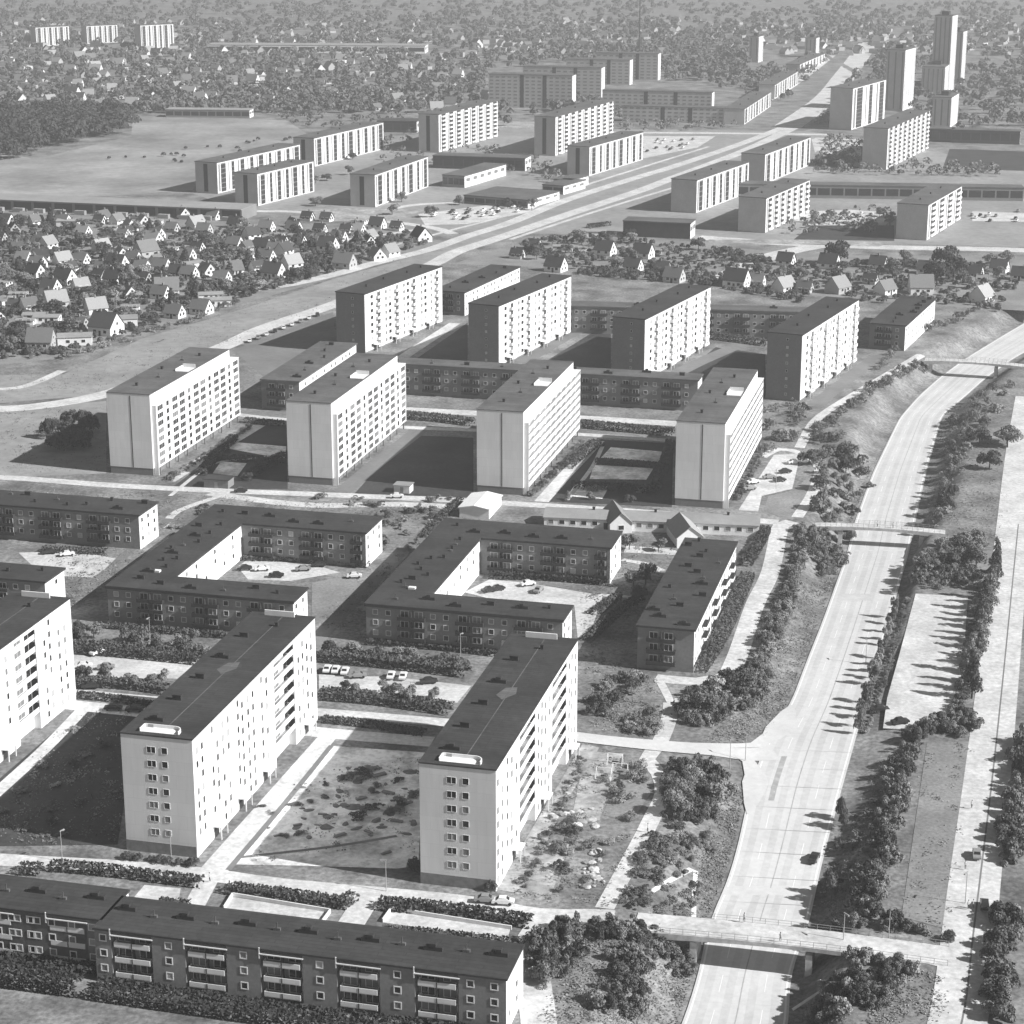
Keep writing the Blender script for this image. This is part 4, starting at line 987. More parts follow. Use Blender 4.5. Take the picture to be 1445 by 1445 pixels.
# ------------------------------------------------------------------ plants
def leaf_cloud(lobes, n, size, rng, flat=.5):
    """n leaf clumps over a set of ellipsoid lobes (centre, radii): V, Q"""
    w = np.array([l[1][0]*l[1][2] for l in lobes]); w = w/w.sum(); C = []; Nn = []
    pick = rng.choice(len(lobes), n, p=w)
    for i in pick:
        c, r = lobes[i]; v = rng.normal(size=3); v /= np.linalg.norm(v)
        if v[2] < -.35: v[2] *= -.6
        rad = 1-abs(rng.normal(0, .16)); C.append(np.array(c)+v*np.array(r)*rad); Nn.append(v*np.array([1, 1, .9])+rng.normal(0, .45, 3))
    C = np.array(C); Nn = np.array(Nn); Nn /= np.linalg.norm(Nn, axis=1)[:, None]
    T = np.cross(Nn, rng.normal(size=(n, 3))); T /= np.linalg.norm(T, axis=1)[:, None]; B = np.cross(Nn, T)
    s = size*(.6+.8*rng.random((n, 1))); a = T*s; b = B*s*(.6+.4*rng.random((n, 1)))
    bend = Nn*s*.25
    V = np.stack([C-a-bend*.5, C-b*.9, C+a-bend*.5, C+b*.9], 1).reshape(-1, 3); Q = np.arange(n*4).reshape(n, 4)
    return V, Q
def crown_mesh(name, kind, seed, n, size, m):
    rng = np.random.default_rng(seed); L = []
    if kind == 'round':
        for i in range(int(rng.integers(8, 15))):
            a = rng.uniform(0, 6.28); r = rng.uniform(.15, .72); z = rng.uniform(.36, .9)-.16*max(0, r-.4)
            s = rng.uniform(.2, .42); L.append(((math.cos(a)*r*.62, math.sin(a)*r*.62, z), (s*.9, s*.9, s*.62)))
    elif kind == 'tall':
        for i in range(12):
            z = .22+.72*i/12; a = rng.uniform(0, 6.28); r = .13*(1-z)+.04; s = .22*(1.15-z)+.05
            L.append(((math.cos(a)*r, math.sin(a)*r, z), (s, s, .13)))
    elif kind == 'conifer':
        for i in range(9):
            z = .14+.82*i/9; s = .30*(1.03-z)+.02; L.append(((rng.normal(0,.02), rng.normal(0,.02), z), (s, s, .07)))
    elif kind == 'bush':
        el = rng.uniform(.7, 1.3)
        for i in range(int(rng.integers(6, 15))):
            a = rng.uniform(0, 6.28); r = rng.uniform(0, .68); s = rng.uniform(.13, .42)
            L.append(((math.cos(a)*r*el, math.sin(a)*r/el, rng.uniform(.2, .8)-.25*r), (s, s*rng.uniform(.8, 1.2), s*rng.uniform(.6, 1.1))))
    V, Q = leaf_cloud(L, n, size, rng)
    V[:, 2] = np.maximum(V[:, 2], 0.02)
    return np_mesh(name, V, Q, m)
def trunk_mesh(seed, tall=False):
    rr = random.Random(seed); b = MB()
    b.tube((0,0,-.02), (rr.uniform(-.02,.02), 0, .4), .035, .025, 6); 
    for k in range(5):
        a = 1.256*k+rr.uniform(-.3, .3); b.tube((0, 0, .3+.03*k), (math.cos(a)*.25*(.3 if tall else 1), math.sin(a)*.25*(.3 if tall else 1), .62+.05*k), .016, .006, 4)
    return b.mesh('trunk', [M_bark])
PR = {}
for i, m in enumerate((M_leaf, M_leaf_d, M_leaf, M_leaf_l)): PR['tree', i] = (crown_mesh('crown', 'round', 20+i, 1300, .055, m), trunk_mesh(i))
for i, m in enumerate((M_leaf, M_leaf_d)): PR['poplar', i] = (crown_mesh('crown', 'tall', 40+i, 1000, .034, m), trunk_mesh(10+i, True))
PR['conifer', 0] = (crown_mesh('crown', 'conifer', 50, 900, .042, M_leaf_d), trunk_mesh(15, True))
for i, m in enumerate((M_leaf, M_leaf_d, M_leaf, M_leaf_l, M_leaf, M_leaf_d, M_leaf, M_leaf)): PR['bush', i] = (crown_mesh('bush', 'bush', 60+i, 1100, (.075, .07, .055, .08)[i % 4], m), None)
NK = {}; BUSHES = []
LAND = []   # (pixel x, pixel y, phrase)
def nearest(px):
    return min(LAND, key=lambda l: (l[0]-px[0])**2+1.5*(l[1]-px[1])**2)
def plant(kind, px, hgt, wid, label, group, idx=None, world=None):
    p = P(*px) if world is None else Vector(world)
    p.z = tz(p.x, p.y)
    vs = [k for k in PR if k[0] == kind]; key = vs[R.randrange(len(vs))] if idx is None else (kind, idx)
    cm, tm = PR[key]; NK[kind] = NK.get(kind, 0)+1
    sc = (wid, wid, hgt)
    if tm is None:
        BUSHES.append((hgt*wid/(p.y*p.y), key[1], p.copy(), R.uniform(0, 6.28), sc, label, group)); return
    if p.y > 1050:
        o = ob(kind if kind != 'poplar' else 'slender_tree', None, None, p, R.uniform(0, 6.28), sc)
    else: o = ob(kind if kind != 'poplar' else 'slender_tree', None, None, p, R.uniform(0, 6.28), sc)
    tag(o, label, 'tree', group); ob('crown', cm, o); ob('trunk', tm, o); return o
def inside(x, y, poly):
    c = False; j = len(poly)-1
    for i in range(len(poly)):
        if (poly[i][1] > y) != (poly[j][1] > y) and x < (poly[j][0]-poly[i][0])*(y-poly[i][1])/(poly[j][1]-poly[i][1])+poly[i][0]: c = not c
        j = i
    return c
ALLP = []
TONEB = {0: 'bushy', 1: 'dark', 2: 'fine-leaved', 3: 'pale leafy', 4: 'ragged', 5: 'dark dense', 6: 'loose', 7: 'uneven'}
def scatter(kind, poly, n, hr, wr, label, group, gap=1.6, seed=0, idxs=None, avoid=True):
    rr = random.Random(seed); xs = [p[0] for p in poly]; ys = [p[1] for p in poly]; got = 0; tries = 0
    while got < n and tries < n*60:
        tries += 1; x, y = rr.uniform(min(xs), max(xs)), rr.uniform(min(ys), max(ys))
        if not inside(x, y, poly): continue
        p = P(x, y)
        if avoid and in_foot(p.x, p.y, 1.2): continue
        if any((p.x-q[0])**2+(p.y-q[1])**2 < gap*gap for q in ALLP[-400:]): continue
        ALLP.append((p.x, p.y)); h = rr.uniform(*hr); i = rr.choice(idxs) if idxs else None
        if i is None: i = rr.choice([k[1] for k in PR if k[0] == kind])
        word = ('low ' if h < hr[0]+(hr[1]-hr[0])*.33 else 'tall ' if h > hr[0]+(hr[1]-hr[0])*.67 else '')+(TONEB[i] if kind != 'conifer' else 'dark pointed')
        plant(kind, (x, y), h, rr.uniform(*wr), '%s %s' % (word, label), group, i, world=(p.x, p.y, 0)); got += 1
    return got
def along(kind, px, step, hr, wr, label, group, jit=.6, seed=0, idxs=None):
    rr = random.Random(seed); pts = [P(*q) for q in px]; c = catmull([tuple(p) for p in pts], step)
    for p in c:
        x, y = p.x+rr.uniform(-jit, jit), p.y+rr.uniform(-jit, jit); ALLP.append((x, y)); h = rr.uniform(*hr)
        i = rr.choice(idxs) if idxs else rr.choice([k[1] for k in PR if k[0] == kind])
        word = ('low ' if h < hr[0]+(hr[1]-hr[0])*.33 else 'tall ' if h > hr[0]+(hr[1]-hr[0])*.67 else '')+TONEB[i]
        plant(kind, None, h, rr.uniform(*wr), '%s %s' % (word, label), group, i, world=(x, y, 0))
HN = [0]
def hedge(px, w, h, label, group='clipped hedges', m=None, world=False):
    """one clipped hedge: leaf clumps through a long box volume"""
    rng = np.random.default_rng(100+HN[0]); HN[0] += 1
    pts = [tuple(q) for q in px] if world else [tuple(P(*q)) for q in px]; c = catmull(pts, 1.0); V = []; Q = []; n = 0
    Vs = []; org = c[0]
    for i in range(len(c)-1):
        d = (c[i+1]-c[i]); ln = d.length; d = d/max(ln, 1e-6); nr = Vector((d.y, -d.x)); z0 = tz(c[i].x, c[i].y)
        k = int(16*ln*(1+h*.5)*(w*.35+.65))
        for _ in range(k):
            s = rng.uniform(-.5, .5); u = rng.uniform(0, 1)
            if rng.random() < .55: zz = h*(.85+.25*rng.random())
            else: zz = h*rng.random(); s = .5*np.sign(s)
            q = c[i]+d*u*ln+nr*s*w
            Vs.append((q.x-org.x, q.y-org.y, z0+zz))
    C = np.array(Vs); n = len(C)
    N = rng.normal(size=(n, 3)); N[:, 2] = np.abs(N[:, 2])+.3; N /= np.linalg.norm(N, axis=1)[:, None]
    T = np.cross(N, rng.normal(size=(n, 3))); T /= np.linalg.norm(T, axis=1)[:, None]; B = np.cross(N, T); s = .2+.2*rng.random((n, 1))
    V = np.stack([C-T*s, C-B*s, C+T*s, C+B*s], 1).reshape(-1, 3); V[:, 2] = np.maximum(V[:, 2], .02)
    o = ob('hedge', np_mesh('hedge', V, np.arange(n*4).reshape(n, 4), m or M_leaf_d), None, (org.x, org.y, 0)); tag(o, label, 'hedge', group)
# motorway, left bank
scatter('bush', [(1060,565),(1130,575),(1145,600),(1120,640),(1075,640)], 14, (3, 5.5), (2.6, 4), 'shrub crowding behind the rightmost white grid slab', 'shrubs behind the rightmost white slab', 2.4, 1)
along('bush', [(1150,612),(1175,595),(1200,575),(1222,560),(1245,545),(1275,525),(1300,512)], 4.2, (2.5, 4.5), (2.2, 3.4), 'shrub on the left bank between the footpath and the motorway, uphill of the slim bridge', 'shrubs above the slim bridge, left bank', 1.5, 2)
scatter('bush', [(1145,620),(1180,600),(1225,640),(1230,665),(1195,690),(1150,665)], 40, (2.2, 4.6), (2.2, 3.6), 'shrub in the thicket beside the footpath bend, left of the motorway', 'thicket at the footpath bend', 1.5, 3)
scatter('bush', [(1150,690),(1190,680),(1215,710),(1200,738),(1140,735)], 14, (2, 4), (2, 3.2), 'shrub at the left end of the slim bridge, on its far side', 'shrubs at the slim bridge, far side', 1.8, 4)
scatter('bush', [(1120,745),(1165,745),(1195,765),(1190,785),(1165,800),(1130,780)], 36, (2.6, 4.6), (2.4, 3.6), 'shrub at the left end of the slim bridge, on its near side', 'shrubs at the slim bridge, near side', 1.4, 5)
along('bush', [(1135,775),(1118,820),(1102,860),(1084,905),(1066,945),(1040,965)], 1.9, (2.4, 4.2), (2.0, 3.2), 'shrub in the belt between the long footpath and the motorway slope', 'shrub belt along the footpath', 1.0, 6)
along('bush', [(1128,800),(1112,850),(1096,895),(1078,940)], 2.6, (1.6, 3.2), (1.8, 2.8), 'shrub at the slope edge of the long footpath belt', 'shrub belt along the footpath', 1.2, 7, (0, 2, 3))
scatter('bush', [(956,1000),(990,972),(1050,952),(1090,948),(1080,980),(1045,1008),(1000,1026),(960,1022)], 68, (2.2, 3.8), (2.0, 3.0), 'shrub in the thicket above the slip road, left of the motorway', 'thicket above the slip road', 1.1, 8)
scatter('bush', [(940,1082),(1000,1080),(1036,1096),(1032,1116),(1005,1152),(945,1162),(940,1130)], 66, (2.2, 4.0), (2.0, 3.0), 'shrub in the thicket under the slip road, beside the winding path', 'thicket below the slip road', 1.1, 9)
scatter('bush', [(875,1280),(905,1195),(935,1165),(1000,1160),(1005,1190),(985,1210),(900,1285)], 55, (.9, 1.7), (1.5, 2.3), 'ground-hugging shrub in the planted wedge by the winding path', 'planted wedge by the winding path', 1.2, 10)
scatter('bush', [(905,1285),(985,1222),(1000,1290)], 28, (.9, 1.6), (1.5, 2.2), 'ground-hugging shrub between the forked narrow path and the bridge', 'planted wedge by the bridge', 1.2, 11)
scatter('bush', [(752,1330),(800,1303),(825,1312),(820,1345),(800,1385),(752,1395)], 26, (2.4, 4.2), (2, 3), 'shrub right of the nearest brick block, beside the pale footpath', 'shrubs beside the nearest brick block', 1.5, 12)
scatter('bush', [(835,1305),(900,1305),(990,1325),(985,1345),(930,1335),(880,1330),(840,1325)], 24, (2.2, 3.6), (2, 3), 'shrub on the near side of the street leading to the wide bridge', 'shrubs before the wide bridge', 1.5, 13)
scatter('bush', [(880,1330),(915,1335),(905,1420),(830,1425),(860,1370)], 18, (2, 3.8), (2, 3), 'shrub on the lawn below the wide bridge approach', 'shrubs below the wide bridge approach', 1.6, 14)
scatter('bush', [(835,965),(900,950),(915,965),(880,990),(838,1030),(826,1000)], 20, (1.8, 3.4), (1.8, 2.8), 'shrub between the front middle white slab and the footpath fork', 'shrubs at the footpath fork', 1.6, 15)
scatter('bush', [(880,1020),(930,990),(938,1005),(925,1040),(890,1040)], 12, (1.5, 2.6), (1.8, 2.6), 'shrub on the shaded lawn by the diagonal steps', 'shrubs by the diagonal steps', 1.6, 16)
# motorway, right bank
along('poplar', [(1404,810),(1396,845),(1388,880),(1382,915),(1374,950),(1366,985)], 4.4, (7, 10.5), (5.5, 7.5), 'slender tree in the row between the long car park and the right-hand street', 'tree row beside the long car park', .8, 17)
along('bush', [(1388,830),(1378,870),(1370,915),(1362,960),(1352,1005)], 3.2, (2.2, 3.8), (2.0, 3.0), 'shrub under the tree row beside the long car park', 'shrubs beside the long car park', .8, 18)
along('bush', [(1280,842),(1268,880),(1256,925),(1244,965),(1233,1000),(1224,1028)], 2.1, (.9, 1.6), (1.1, 1.7), 'small shrub in the strip between the motorway and the long car park', 'strip between motorway and car park', .3, 19)
scatter('bush', [(1280,1040),(1318,1018),(1380,1008),(1376,1040),(1306,1046),(1296,1060)], 24, (2.2, 3.8), (2, 3), 'shrub at the near end of the long car park', 'shrubs at the near end of the car park', 1.5, 20)
along('bush', [(1284,1050),(1274,1090),(1265,1130),(1255,1175),(1245,1220),(1233,1262),(1222,1298)], 2.0, (3, 4.6), (2.2, 3.2), 'shrub in the tall belt between the motorway slope and the right-hand lawn', 'tall belt beside the right-hand lawn', 1.2, 21)
along('bush', [(1270,1075),(1258,1120),(1246,1170),(1234,1215),(1218,1265)], 3.0, (2.4, 4), (2, 3), 'shrub on the slope side of the tall belt by the right-hand lawn', 'tall belt beside the right-hand lawn', 1.4, 22)
scatter('bush', [(1190,1160),(1235,1130),(1250,1180),(1225,1260),(1180,1240)], 20, (1.0, 2.2), (1.8, 2.8), 'shrub low on the right motorway slope', 'shrubs low on the right slope', 1.8, 23, avoid=False)
along('bush', [(1180,1302),(1220,1310),(1262,1308),(1300,1318),(1330,1325)], 2.2, (2.2, 3.4), (2, 3), 'shrub on the far side of the wide bridge, right end', 'shrubs at the wide bridge, right end', .8, 24)
scatter('bush', [(1185,1360),(1225,1352),(1290,1362),(1292,1390),(1275,1425),(1120,1430),(1140,1395)], 38, (1.8, 3.4), (1.8, 2.8), 'shrub on the near side of the wide bridge, right end', 'shrubs below the wide bridge, right end', 1.4, 25)
scatter('bush', [(1295,790),(1340,760),(1400,762),(1380,775),(1350,800),(1385,815),(1370,832),(1290,830)], 60, (2.2, 4), (2.2, 3.4), 'shrub right of the slim bridge, above the long car park', 'shrubs right of the slim bridge', 1.3, 26)
scatter('bush', [(1345,580),(1395,545),(1430,545),(1400,600),(1360,640),(1345,720),(1320,740),(1335,660)], 62, (2.2, 4.6), (2.2, 3.6), 'shrub on the right bank between the slim bridge and the farthest bridge', 'shrubs on the upper right bank', 1.6, 27)
scatter('tree', [(1375,600),(1420,590),(1425,670),(1385,670)], 4, (5, 7), (6, 8), 'tree on the lawn above the right bank', 'trees above the right bank', 4, 28)
along('bush', [(1448,1050),(1442,1110),(1434,1170),(1428,1215)], 2.4, (4, 5.5), (3, 4), 'bush at the right edge beside the right-hand street', 'bushes along the right edge', .8, 29)
along('bush', [(1420,1295),(1414,1340),(1408,1390),(1404,1440)], 2.2, (3.6, 5), (3, 4), 'bush at the bottom right beside the right-hand street', 'bushes along the right edge', .8, 30)
along('bush', [(1245,520),(1290,475),(1350,455),(1400,425)], 7, (2, 4), (2.4, 3.6), 'shrub between the banded low block and the far bridge', 'shrubs near the banded low block', 2.0, 31)
# young staked trees in the strip: their shadows fall on the carriageway
for zx, zy in ((1082,280),(1074,300),(1068,322),(1062,345),(1058,362),(1042,400),(1036,420),(1030,440),(1026,460),(1020,478),(1004,530),(998,552),(992,574),(984,600),(980,620)):
    plant('tree', (722+zx/2, 722+zy/2), R.uniform(4.4, 5.6), R.uniform(1.9, 2.5), 'young slender tree in the strip between motorway and long car park', 'young trees in the car park strip', R.choice((0, 2, 3)))
for zx, zy in ((930,840),(935,862),(900,1020),(905,1040)):
    plant('tree', (722+zx/2, 722+zy/2), 5, 2.4, 'young tree at the foot of the right motorway slope', 'young trees at the foot of the right slope', 0)
along('bush', [(736,1252),(770,1180),(800,1120),(824,1072)], 1.9, (.5, 1.3), (.9, 1.6), 'scrubby plant along the sunlit foot of the front middle slab', 'scrub along the front middle slab', .8, 70)
scatter('tree', [(1125,640),(1180,610),(1225,660),(1150,740),(1130,700)], 5, (5, 7.5), (4, 6), 'small tree rising from the thicket left of the motorway', 'small trees in the left thickets', 3, 71)
scatter('tree', [(960,1000),(1050,955),(1085,952),(1045,1000),(990,1020)], 5, (4.5, 6.5), (4, 5.5), 'small tree rising from the thicket above the slip road', 'small trees in the left thickets', 3, 72)
scatter('tree', [(945,1105),(1020,1105),(1010,1135),(950,1155)], 4, (4, 5.5), (4, 5.5), 'small tree rising from the thicket below the slip road', 'small trees in the left thickets', 3, 73)
scatter('tree', [(1300,770),(1390,770),(1370,825),(1300,825)], 4, (4.5, 6.5), (4, 5.5), 'small tree among the shrubs above the long car park', 'small trees above the long car park', 3, 74)
# around the slabs
scatter('bush', [(66,615),(100,588),(128,600),(120,635),(75,640)], 16, (4.5, 7), (3.4, 5), 'bush in the dark clump left of the leftmost pale-gabled slab', 'dark clump left of the pale-gabled slabs', 2.4, 32, (1,))
along('bush', [(238,678),(290,646),(352,604)], 2.2, (1.4, 2.4), (1.4, 2), 'shrub at the foot of the leftmost grid slab', 'shrubs at the foot of the leftmost grid slab', .4, 33)
along('bush', [(748,700),(785,668),(820,626)], 2.2, (1.4, 2.4), (1.4, 2), 'shrub at the foot of the balcony-banded slab by the lawn', 'shrubs at the foot of the banded slab', .4, 34)
along('bush', [(1040,706),(1060,668),(1080,630)], 2.6, (1.2, 2.2), (1.4, 2), 'shrub at the foot of the rightmost white slab', 'shrubs at the foot of the rightmost white slab', .4, 35)
along('bush', [(584,1228),(620,1238),(660,1246),(695,1256)], 1.3, (1.6, 2.8), (1.2, 1.8), 'shrub against the gable of the front middle white slab', 'shrubs at the front middle gable', .3, 36, (1,))
along('bush', [(176,1212),(225,1217),(275,1222)], 1.7, (1.0, 2.0), (1.1, 1.6), 'shrub against the gable of the front left white slab', 'shrubs at the front left gable', .3, 37, (1,))
for px, w_, h_, lb in (([(800,662),(835,632),(850,628)], 3.2, 2, 'hedge left of the garden plots between the two right white slabs'), ([(806,688),(850,690),(930,695)], 3, 1.8, 'hedge below the garden plots between the two right white slabs'), ([(840,654),(890,657),(925,660)], 2.5, 1.6, 'hedge across the middle of the right garden plots'),
                        ([(925,690),(940,650),(946,628)], 3, 2, 'hedge at the right side of the right garden plots'), ([(300,648),(350,650),(402,655)], 2.6, 1.6, 'hedge across the left garden plots between the two left white slabs'), ([(283,672),(310,640),(330,620)], 3, 1.8, 'hedge left of the left garden plots'),
                        ([(345,680),(370,662),(402,645)], 3, 1.8, 'hedge at the right side of the left garden plots'), ([(345,596),(400,601)], 2.5, 1.6, 'short hedge right of the leftmost white slab'), ([(572,590),(620,594),(667,600)], 4, 2.2, 'hedge along the street in front of the long grey-roofed block, left part'),
                        ([(818,602),(880,608),(950,614)], 4, 2.2, 'hedge along the street in front of the long grey-roofed block, right part'), ([(820,446),(860,452),(862,460)], 4, 2.4, 'hedge in front of the low block by the small houses'), ([(1005,478),(1040,482),(1085,488)], 4, 2.4, 'hedge behind the motorway-side brick-gabled slab'),
                        ([(105,918),(180,924),(290,935)], 5.0, 2.2, 'broad hedge in front of the left courtyard block'), ([(452,930),(540,938),(660,952)], 5.0, 2.4, 'broad hedge in front of the right courtyard block'), ([(108,966),(180,970),(240,978)], 3.2, 1.8, 'dark hedge on the near side of the left car park'),
                        ([(452,984),(540,992),(636,1006)], 4, 2.0, 'dark hedge on the near side of the right car park'), ([(108,984),(160,989),(225,1000)], 2, 1.2, 'thin hedge between the two streets left of the front left slab'), ([(455,1018),(520,1025),(600,1038)], 2.2, 1.2, 'thin hedge between the two streets left of the front middle slab'),
                        ([(72,1226),(150,1233),(285,1250)], 2.6, 1.5, 'hedge along the street behind the set-back brick block'), ([(320,1258),(390,1266),(490,1280)], 2.6, 1.5, 'hedge behind the left sand pit of the nearest block'), ([(535,1280),(640,1290),(750,1306)], 3, 1.6, 'hedge behind the long sand pit of the nearest block'),
                        ([(480,1282),(500,1268)], 2.4, 1.5, 'short hedge left of the steps behind the nearest block'), ([(225,1278),(268,1283)], 2, 1.4, 'short hedge behind the left sand pit'), ([(540,1318),(640,1325),(738,1338)], 2.2, 1.2, 'low hedge between the long sand pit and the nearest block'),
                        ([(1055,815),(1040,850),(1015,905),(985,950)], 3.6, 1.6, 'hedge along the bright side of the vented brick block'), ([(1080,750),(1068,775),(1052,800)], 3, 1.8, 'hedge right of the kindergarten end'), ([(150,885),(260,895),(400,905)], 2.2, 1.2, 'low hedge at the foot of the left courtyard block'),
                        ([(515,908),(620,916),(700,925)], 2.2, 1.2, 'low hedge at the foot of the right courtyard block'), ([(838,868),(872,845)], 2.5, 1.5, 'hedge on the shaded lawn left of the vented brick block'), ([(830,905),(880,860),(905,845)], 2.2, 1.4, 'hedge across the shaded lawn beside the vented brick block'),
                        ([(345,790),(420,792),(520,800)], 2.4, 1.3, 'hedge inside the left courtyard'), ([(690,815),(780,818),(860,825)], 3, 1.6, 'hedge inside the right courtyard'), ([(600,760),(628,728),(650,708)], 2, 1.4, 'hedge along the path between the two courtyard blocks'), ([(26,1230),(60,1232)], 3, 1.5, 'hedge at the left edge by the set-back block'),
                                                ([(830,322),(860,318)], 3, 2, 'hedge left of the low black hall'), ([(60,778),(150,782)], 2.4, 1.4, 'hedge in front of the leftmost brick block')):
    hedge(px, w_, h_, lb)
hedge([F2o-B_*71-A_*3.6, F2o-B_*36-A_*4.2, F2o+B_*0-A_*3.6], 5.4, 1.7, 'dark planting along the foot of the nearest brick block', m=M_leaf_x, world=True)
F1o = F2o-B_*72+A_*2.9
hedge([F1o-B_*40-A_*5, F1o-B_*20-A_*5, F1o-B_*1-A_*5], 8, 2.4, 'dark planting along the foot of the set-back brick block', m=M_leaf_x, world=True)
scatter('tree', [(110,895),(280,912),(285,930),(105,915)], 12, (3, 5.5), (3.2, 4.6), 'tree in the broad hedge before the left courtyard block', 'trees before the left courtyard block', 2.4, 40)
scatter('tree', [(455,915),(640,935),(650,948),(455,930)], 7, (3, 5), (3, 4), 'tree in the broad hedge before the right courtyard block', 'trees before the right courtyard block', 2.6, 41)
scatter('tree', [(110,955),(250,965),(240,975),(110,968)], 6, (2.6, 4), (2.4, 3.4), 'young tree at the near side of the left car park', 'young trees at the car parks', 2.2, 42)
scatter('tree', [(490,972),(620,985),(630,1000),(480,985)], 7, (2.6, 4), (2.4, 3.4), 'young tree at the near side of the right car park', 'young trees at the car parks', 2.2, 43)
scatter('bush', [(470,1085),(560,1070),(600,1110),(585,1150),(500,1160)], 16, (.7, 1.6), (1.6, 2.6), 'scrubby bush on the bare ground between the two front white slabs', 'scrub on the bare ground', 2.0, 44)
scatter('bush', [(330,1160),(440,1090),(470,1110),(420,1190)], 8, (.5, 1.0), (1.2, 2.0), 'scrubby weed clump on the bare ground beside the front left slab', 'scrub on the bare ground', 2.0, 45)
scatter('bush', [(770,1190),(810,1130),(830,1150),(800,1215),(790,1260)], 9, (1.4, 2.8), (1.6, 2.4), 'bush among the rubble right of the front middle slab', 'bushes among the rubble', 1.4, 46)
scatter('bush', [(850,1090),(900,1075),(915,1100),(890,1160),(855,1150)], 11, (1.4, 2.8), (1.6, 2.6), 'bush beside the playground', 'bushes beside the playground', 1.6, 47)
scatter('bush', [(800,1200),(860,1180),(870,1230),(840,1270),(790,1265)], 8, (.8, 1.8), (1.4, 2.2), 'bush on the mound by the winding path', 'bushes on the mound', 1.4, 48)
scatter('bush', [(-20,1185),(10,1060),(100,1020),(165,1060),(160,1180)], 16, (.7, 1.6), (1.4, 2.4), 'bush on the shaded lawn left of the front left slab', 'bushes on the shaded lawn', 2.4, 49)
scatter('bush', [(500,740),(590,715),(640,715),(600,770),(545,790)], 18, (1.2, 2.4), (1.6, 2.4), 'bush along the paths between the two courtyard blocks', 'bushes between the courtyard blocks', 2.2, 50)
scatter('bush', [(225,745),(290,715),(300,725),(240,775)], 8, (1, 2), (1.6, 2.4), 'bush left of the left courtyard block', 'bushes left of the courtyard blocks', 2.2, 51)
scatter('bush', [(770,760),(870,750),(880,790),(860,830),(700,825),(690,810)], 10, (1.2, 2.4), (1.6, 2.4), 'bush inside the right courtyard', 'bushes inside the right courtyard', 2.2, 52)
scatter('tree', [(870,780),(930,765),(960,775),(900,850),(870,840)], 5, (3.5, 6), (3.6, 5), 'tree on the shaded lawn left of the vented brick block', 'trees on the shaded lawn', 3, 53)
scatter('bush', [(380,700),(500,700),(640,700),(640,720),(430,722)], 9, (1, 2.2), (1.6, 2.6), 'bush beside the street before the pale-gabled slabs', 'bushes beside the street', 2.4, 54)
scatter('bush', [(780,690),(870,680),(930,690),(930,715),(800,710)], 9, (1.5, 3), (2, 3), 'bush in the gardens between the two right white slabs', 'bushes in the right gardens', 2.2, 55)
# estates
scatter('tree', [(-40,312),(340,325),(590,332),(600,345),(470,385),(330,425),(190,470),(90,500),(-40,510)], 95, (4.0, 7.5), (4.5, 8), 'garden tree among the small houses of the left estate', 'garden trees of the left estate', 5.5, 60)
scatter('conifer', [(-40,312),(340,325),(590,332),(600,345),(470,385),(330,425),(190,470),(90,500),(-40,510)], 26, (7, 11), (8, 11), 'conifer among the small houses of the left estate', 'conifers of the left estate', 5.5, 61)
scatter('bush', [(-40,312),(340,325),(590,332),(600,345),(470,385),(330,425),(190,470),(90,505),(-40,515)], 60, (1.6, 3.2), (2.4, 3.8), 'garden bush among the small houses of the left estate', 'garden bushes of the left estate', 4.0, 62)
along('bush', [(90,505),(150,488),(200,472),(260,455),(330,428)], 4.5, (2, 3.5), (2.6, 4), 'hedge bush where the left estate meets the grass strip', 'bushes at the edge of the left estate', 1.5, 63)
scatter('tree', [(740,340),(860,330),(990,350),(1130,372),(1420,372),(1440,410),(1300,420),(1130,405),(1000,395),(830,385),(740,365)], 48, (4, 7), (4.5, 7), 'garden tree among the houses right of the boulevard', 'garden trees right of the boulevard', 5, 64)
scatter('bush', [(740,350),(860,340),(990,360),(1130,378),(1420,378),(1440,420),(1300,425),(1130,412),(1000,400),(830,390)], 25, (1.6, 3.2), (2.4, 4), 'garden bush among the houses right of the boulevard', 'garden bushes right of the boulevard', 4.5, 65)
for px in ((1335,380),(1345,395),(1322,402),(1182,372)): plant('tree', px, 12, 11, 'tall spreading dark tree %s' % ('beside a white-gabled house right of the boulevard' if px[0] > 1300 else 'behind the white-gabled houses near the cross street'), 'tall trees right of the boulevard', 1)
scatter('tree', [(420,215),(600,235),(780,270),(760,300),(560,315),(440,295)], 14, (4, 7), (5, 7), 'tree around the low shopping centre', 'trees around the shopping centre', 6, 66)
scatter('tree', [(1100,300),(1260,300),(1260,335),(1100,320)], 8, (4, 6), (4, 6), 'tree beside the far car park right of the boulevard', 'trees beside the far right car park', 6, 67)
print('plants', NK)
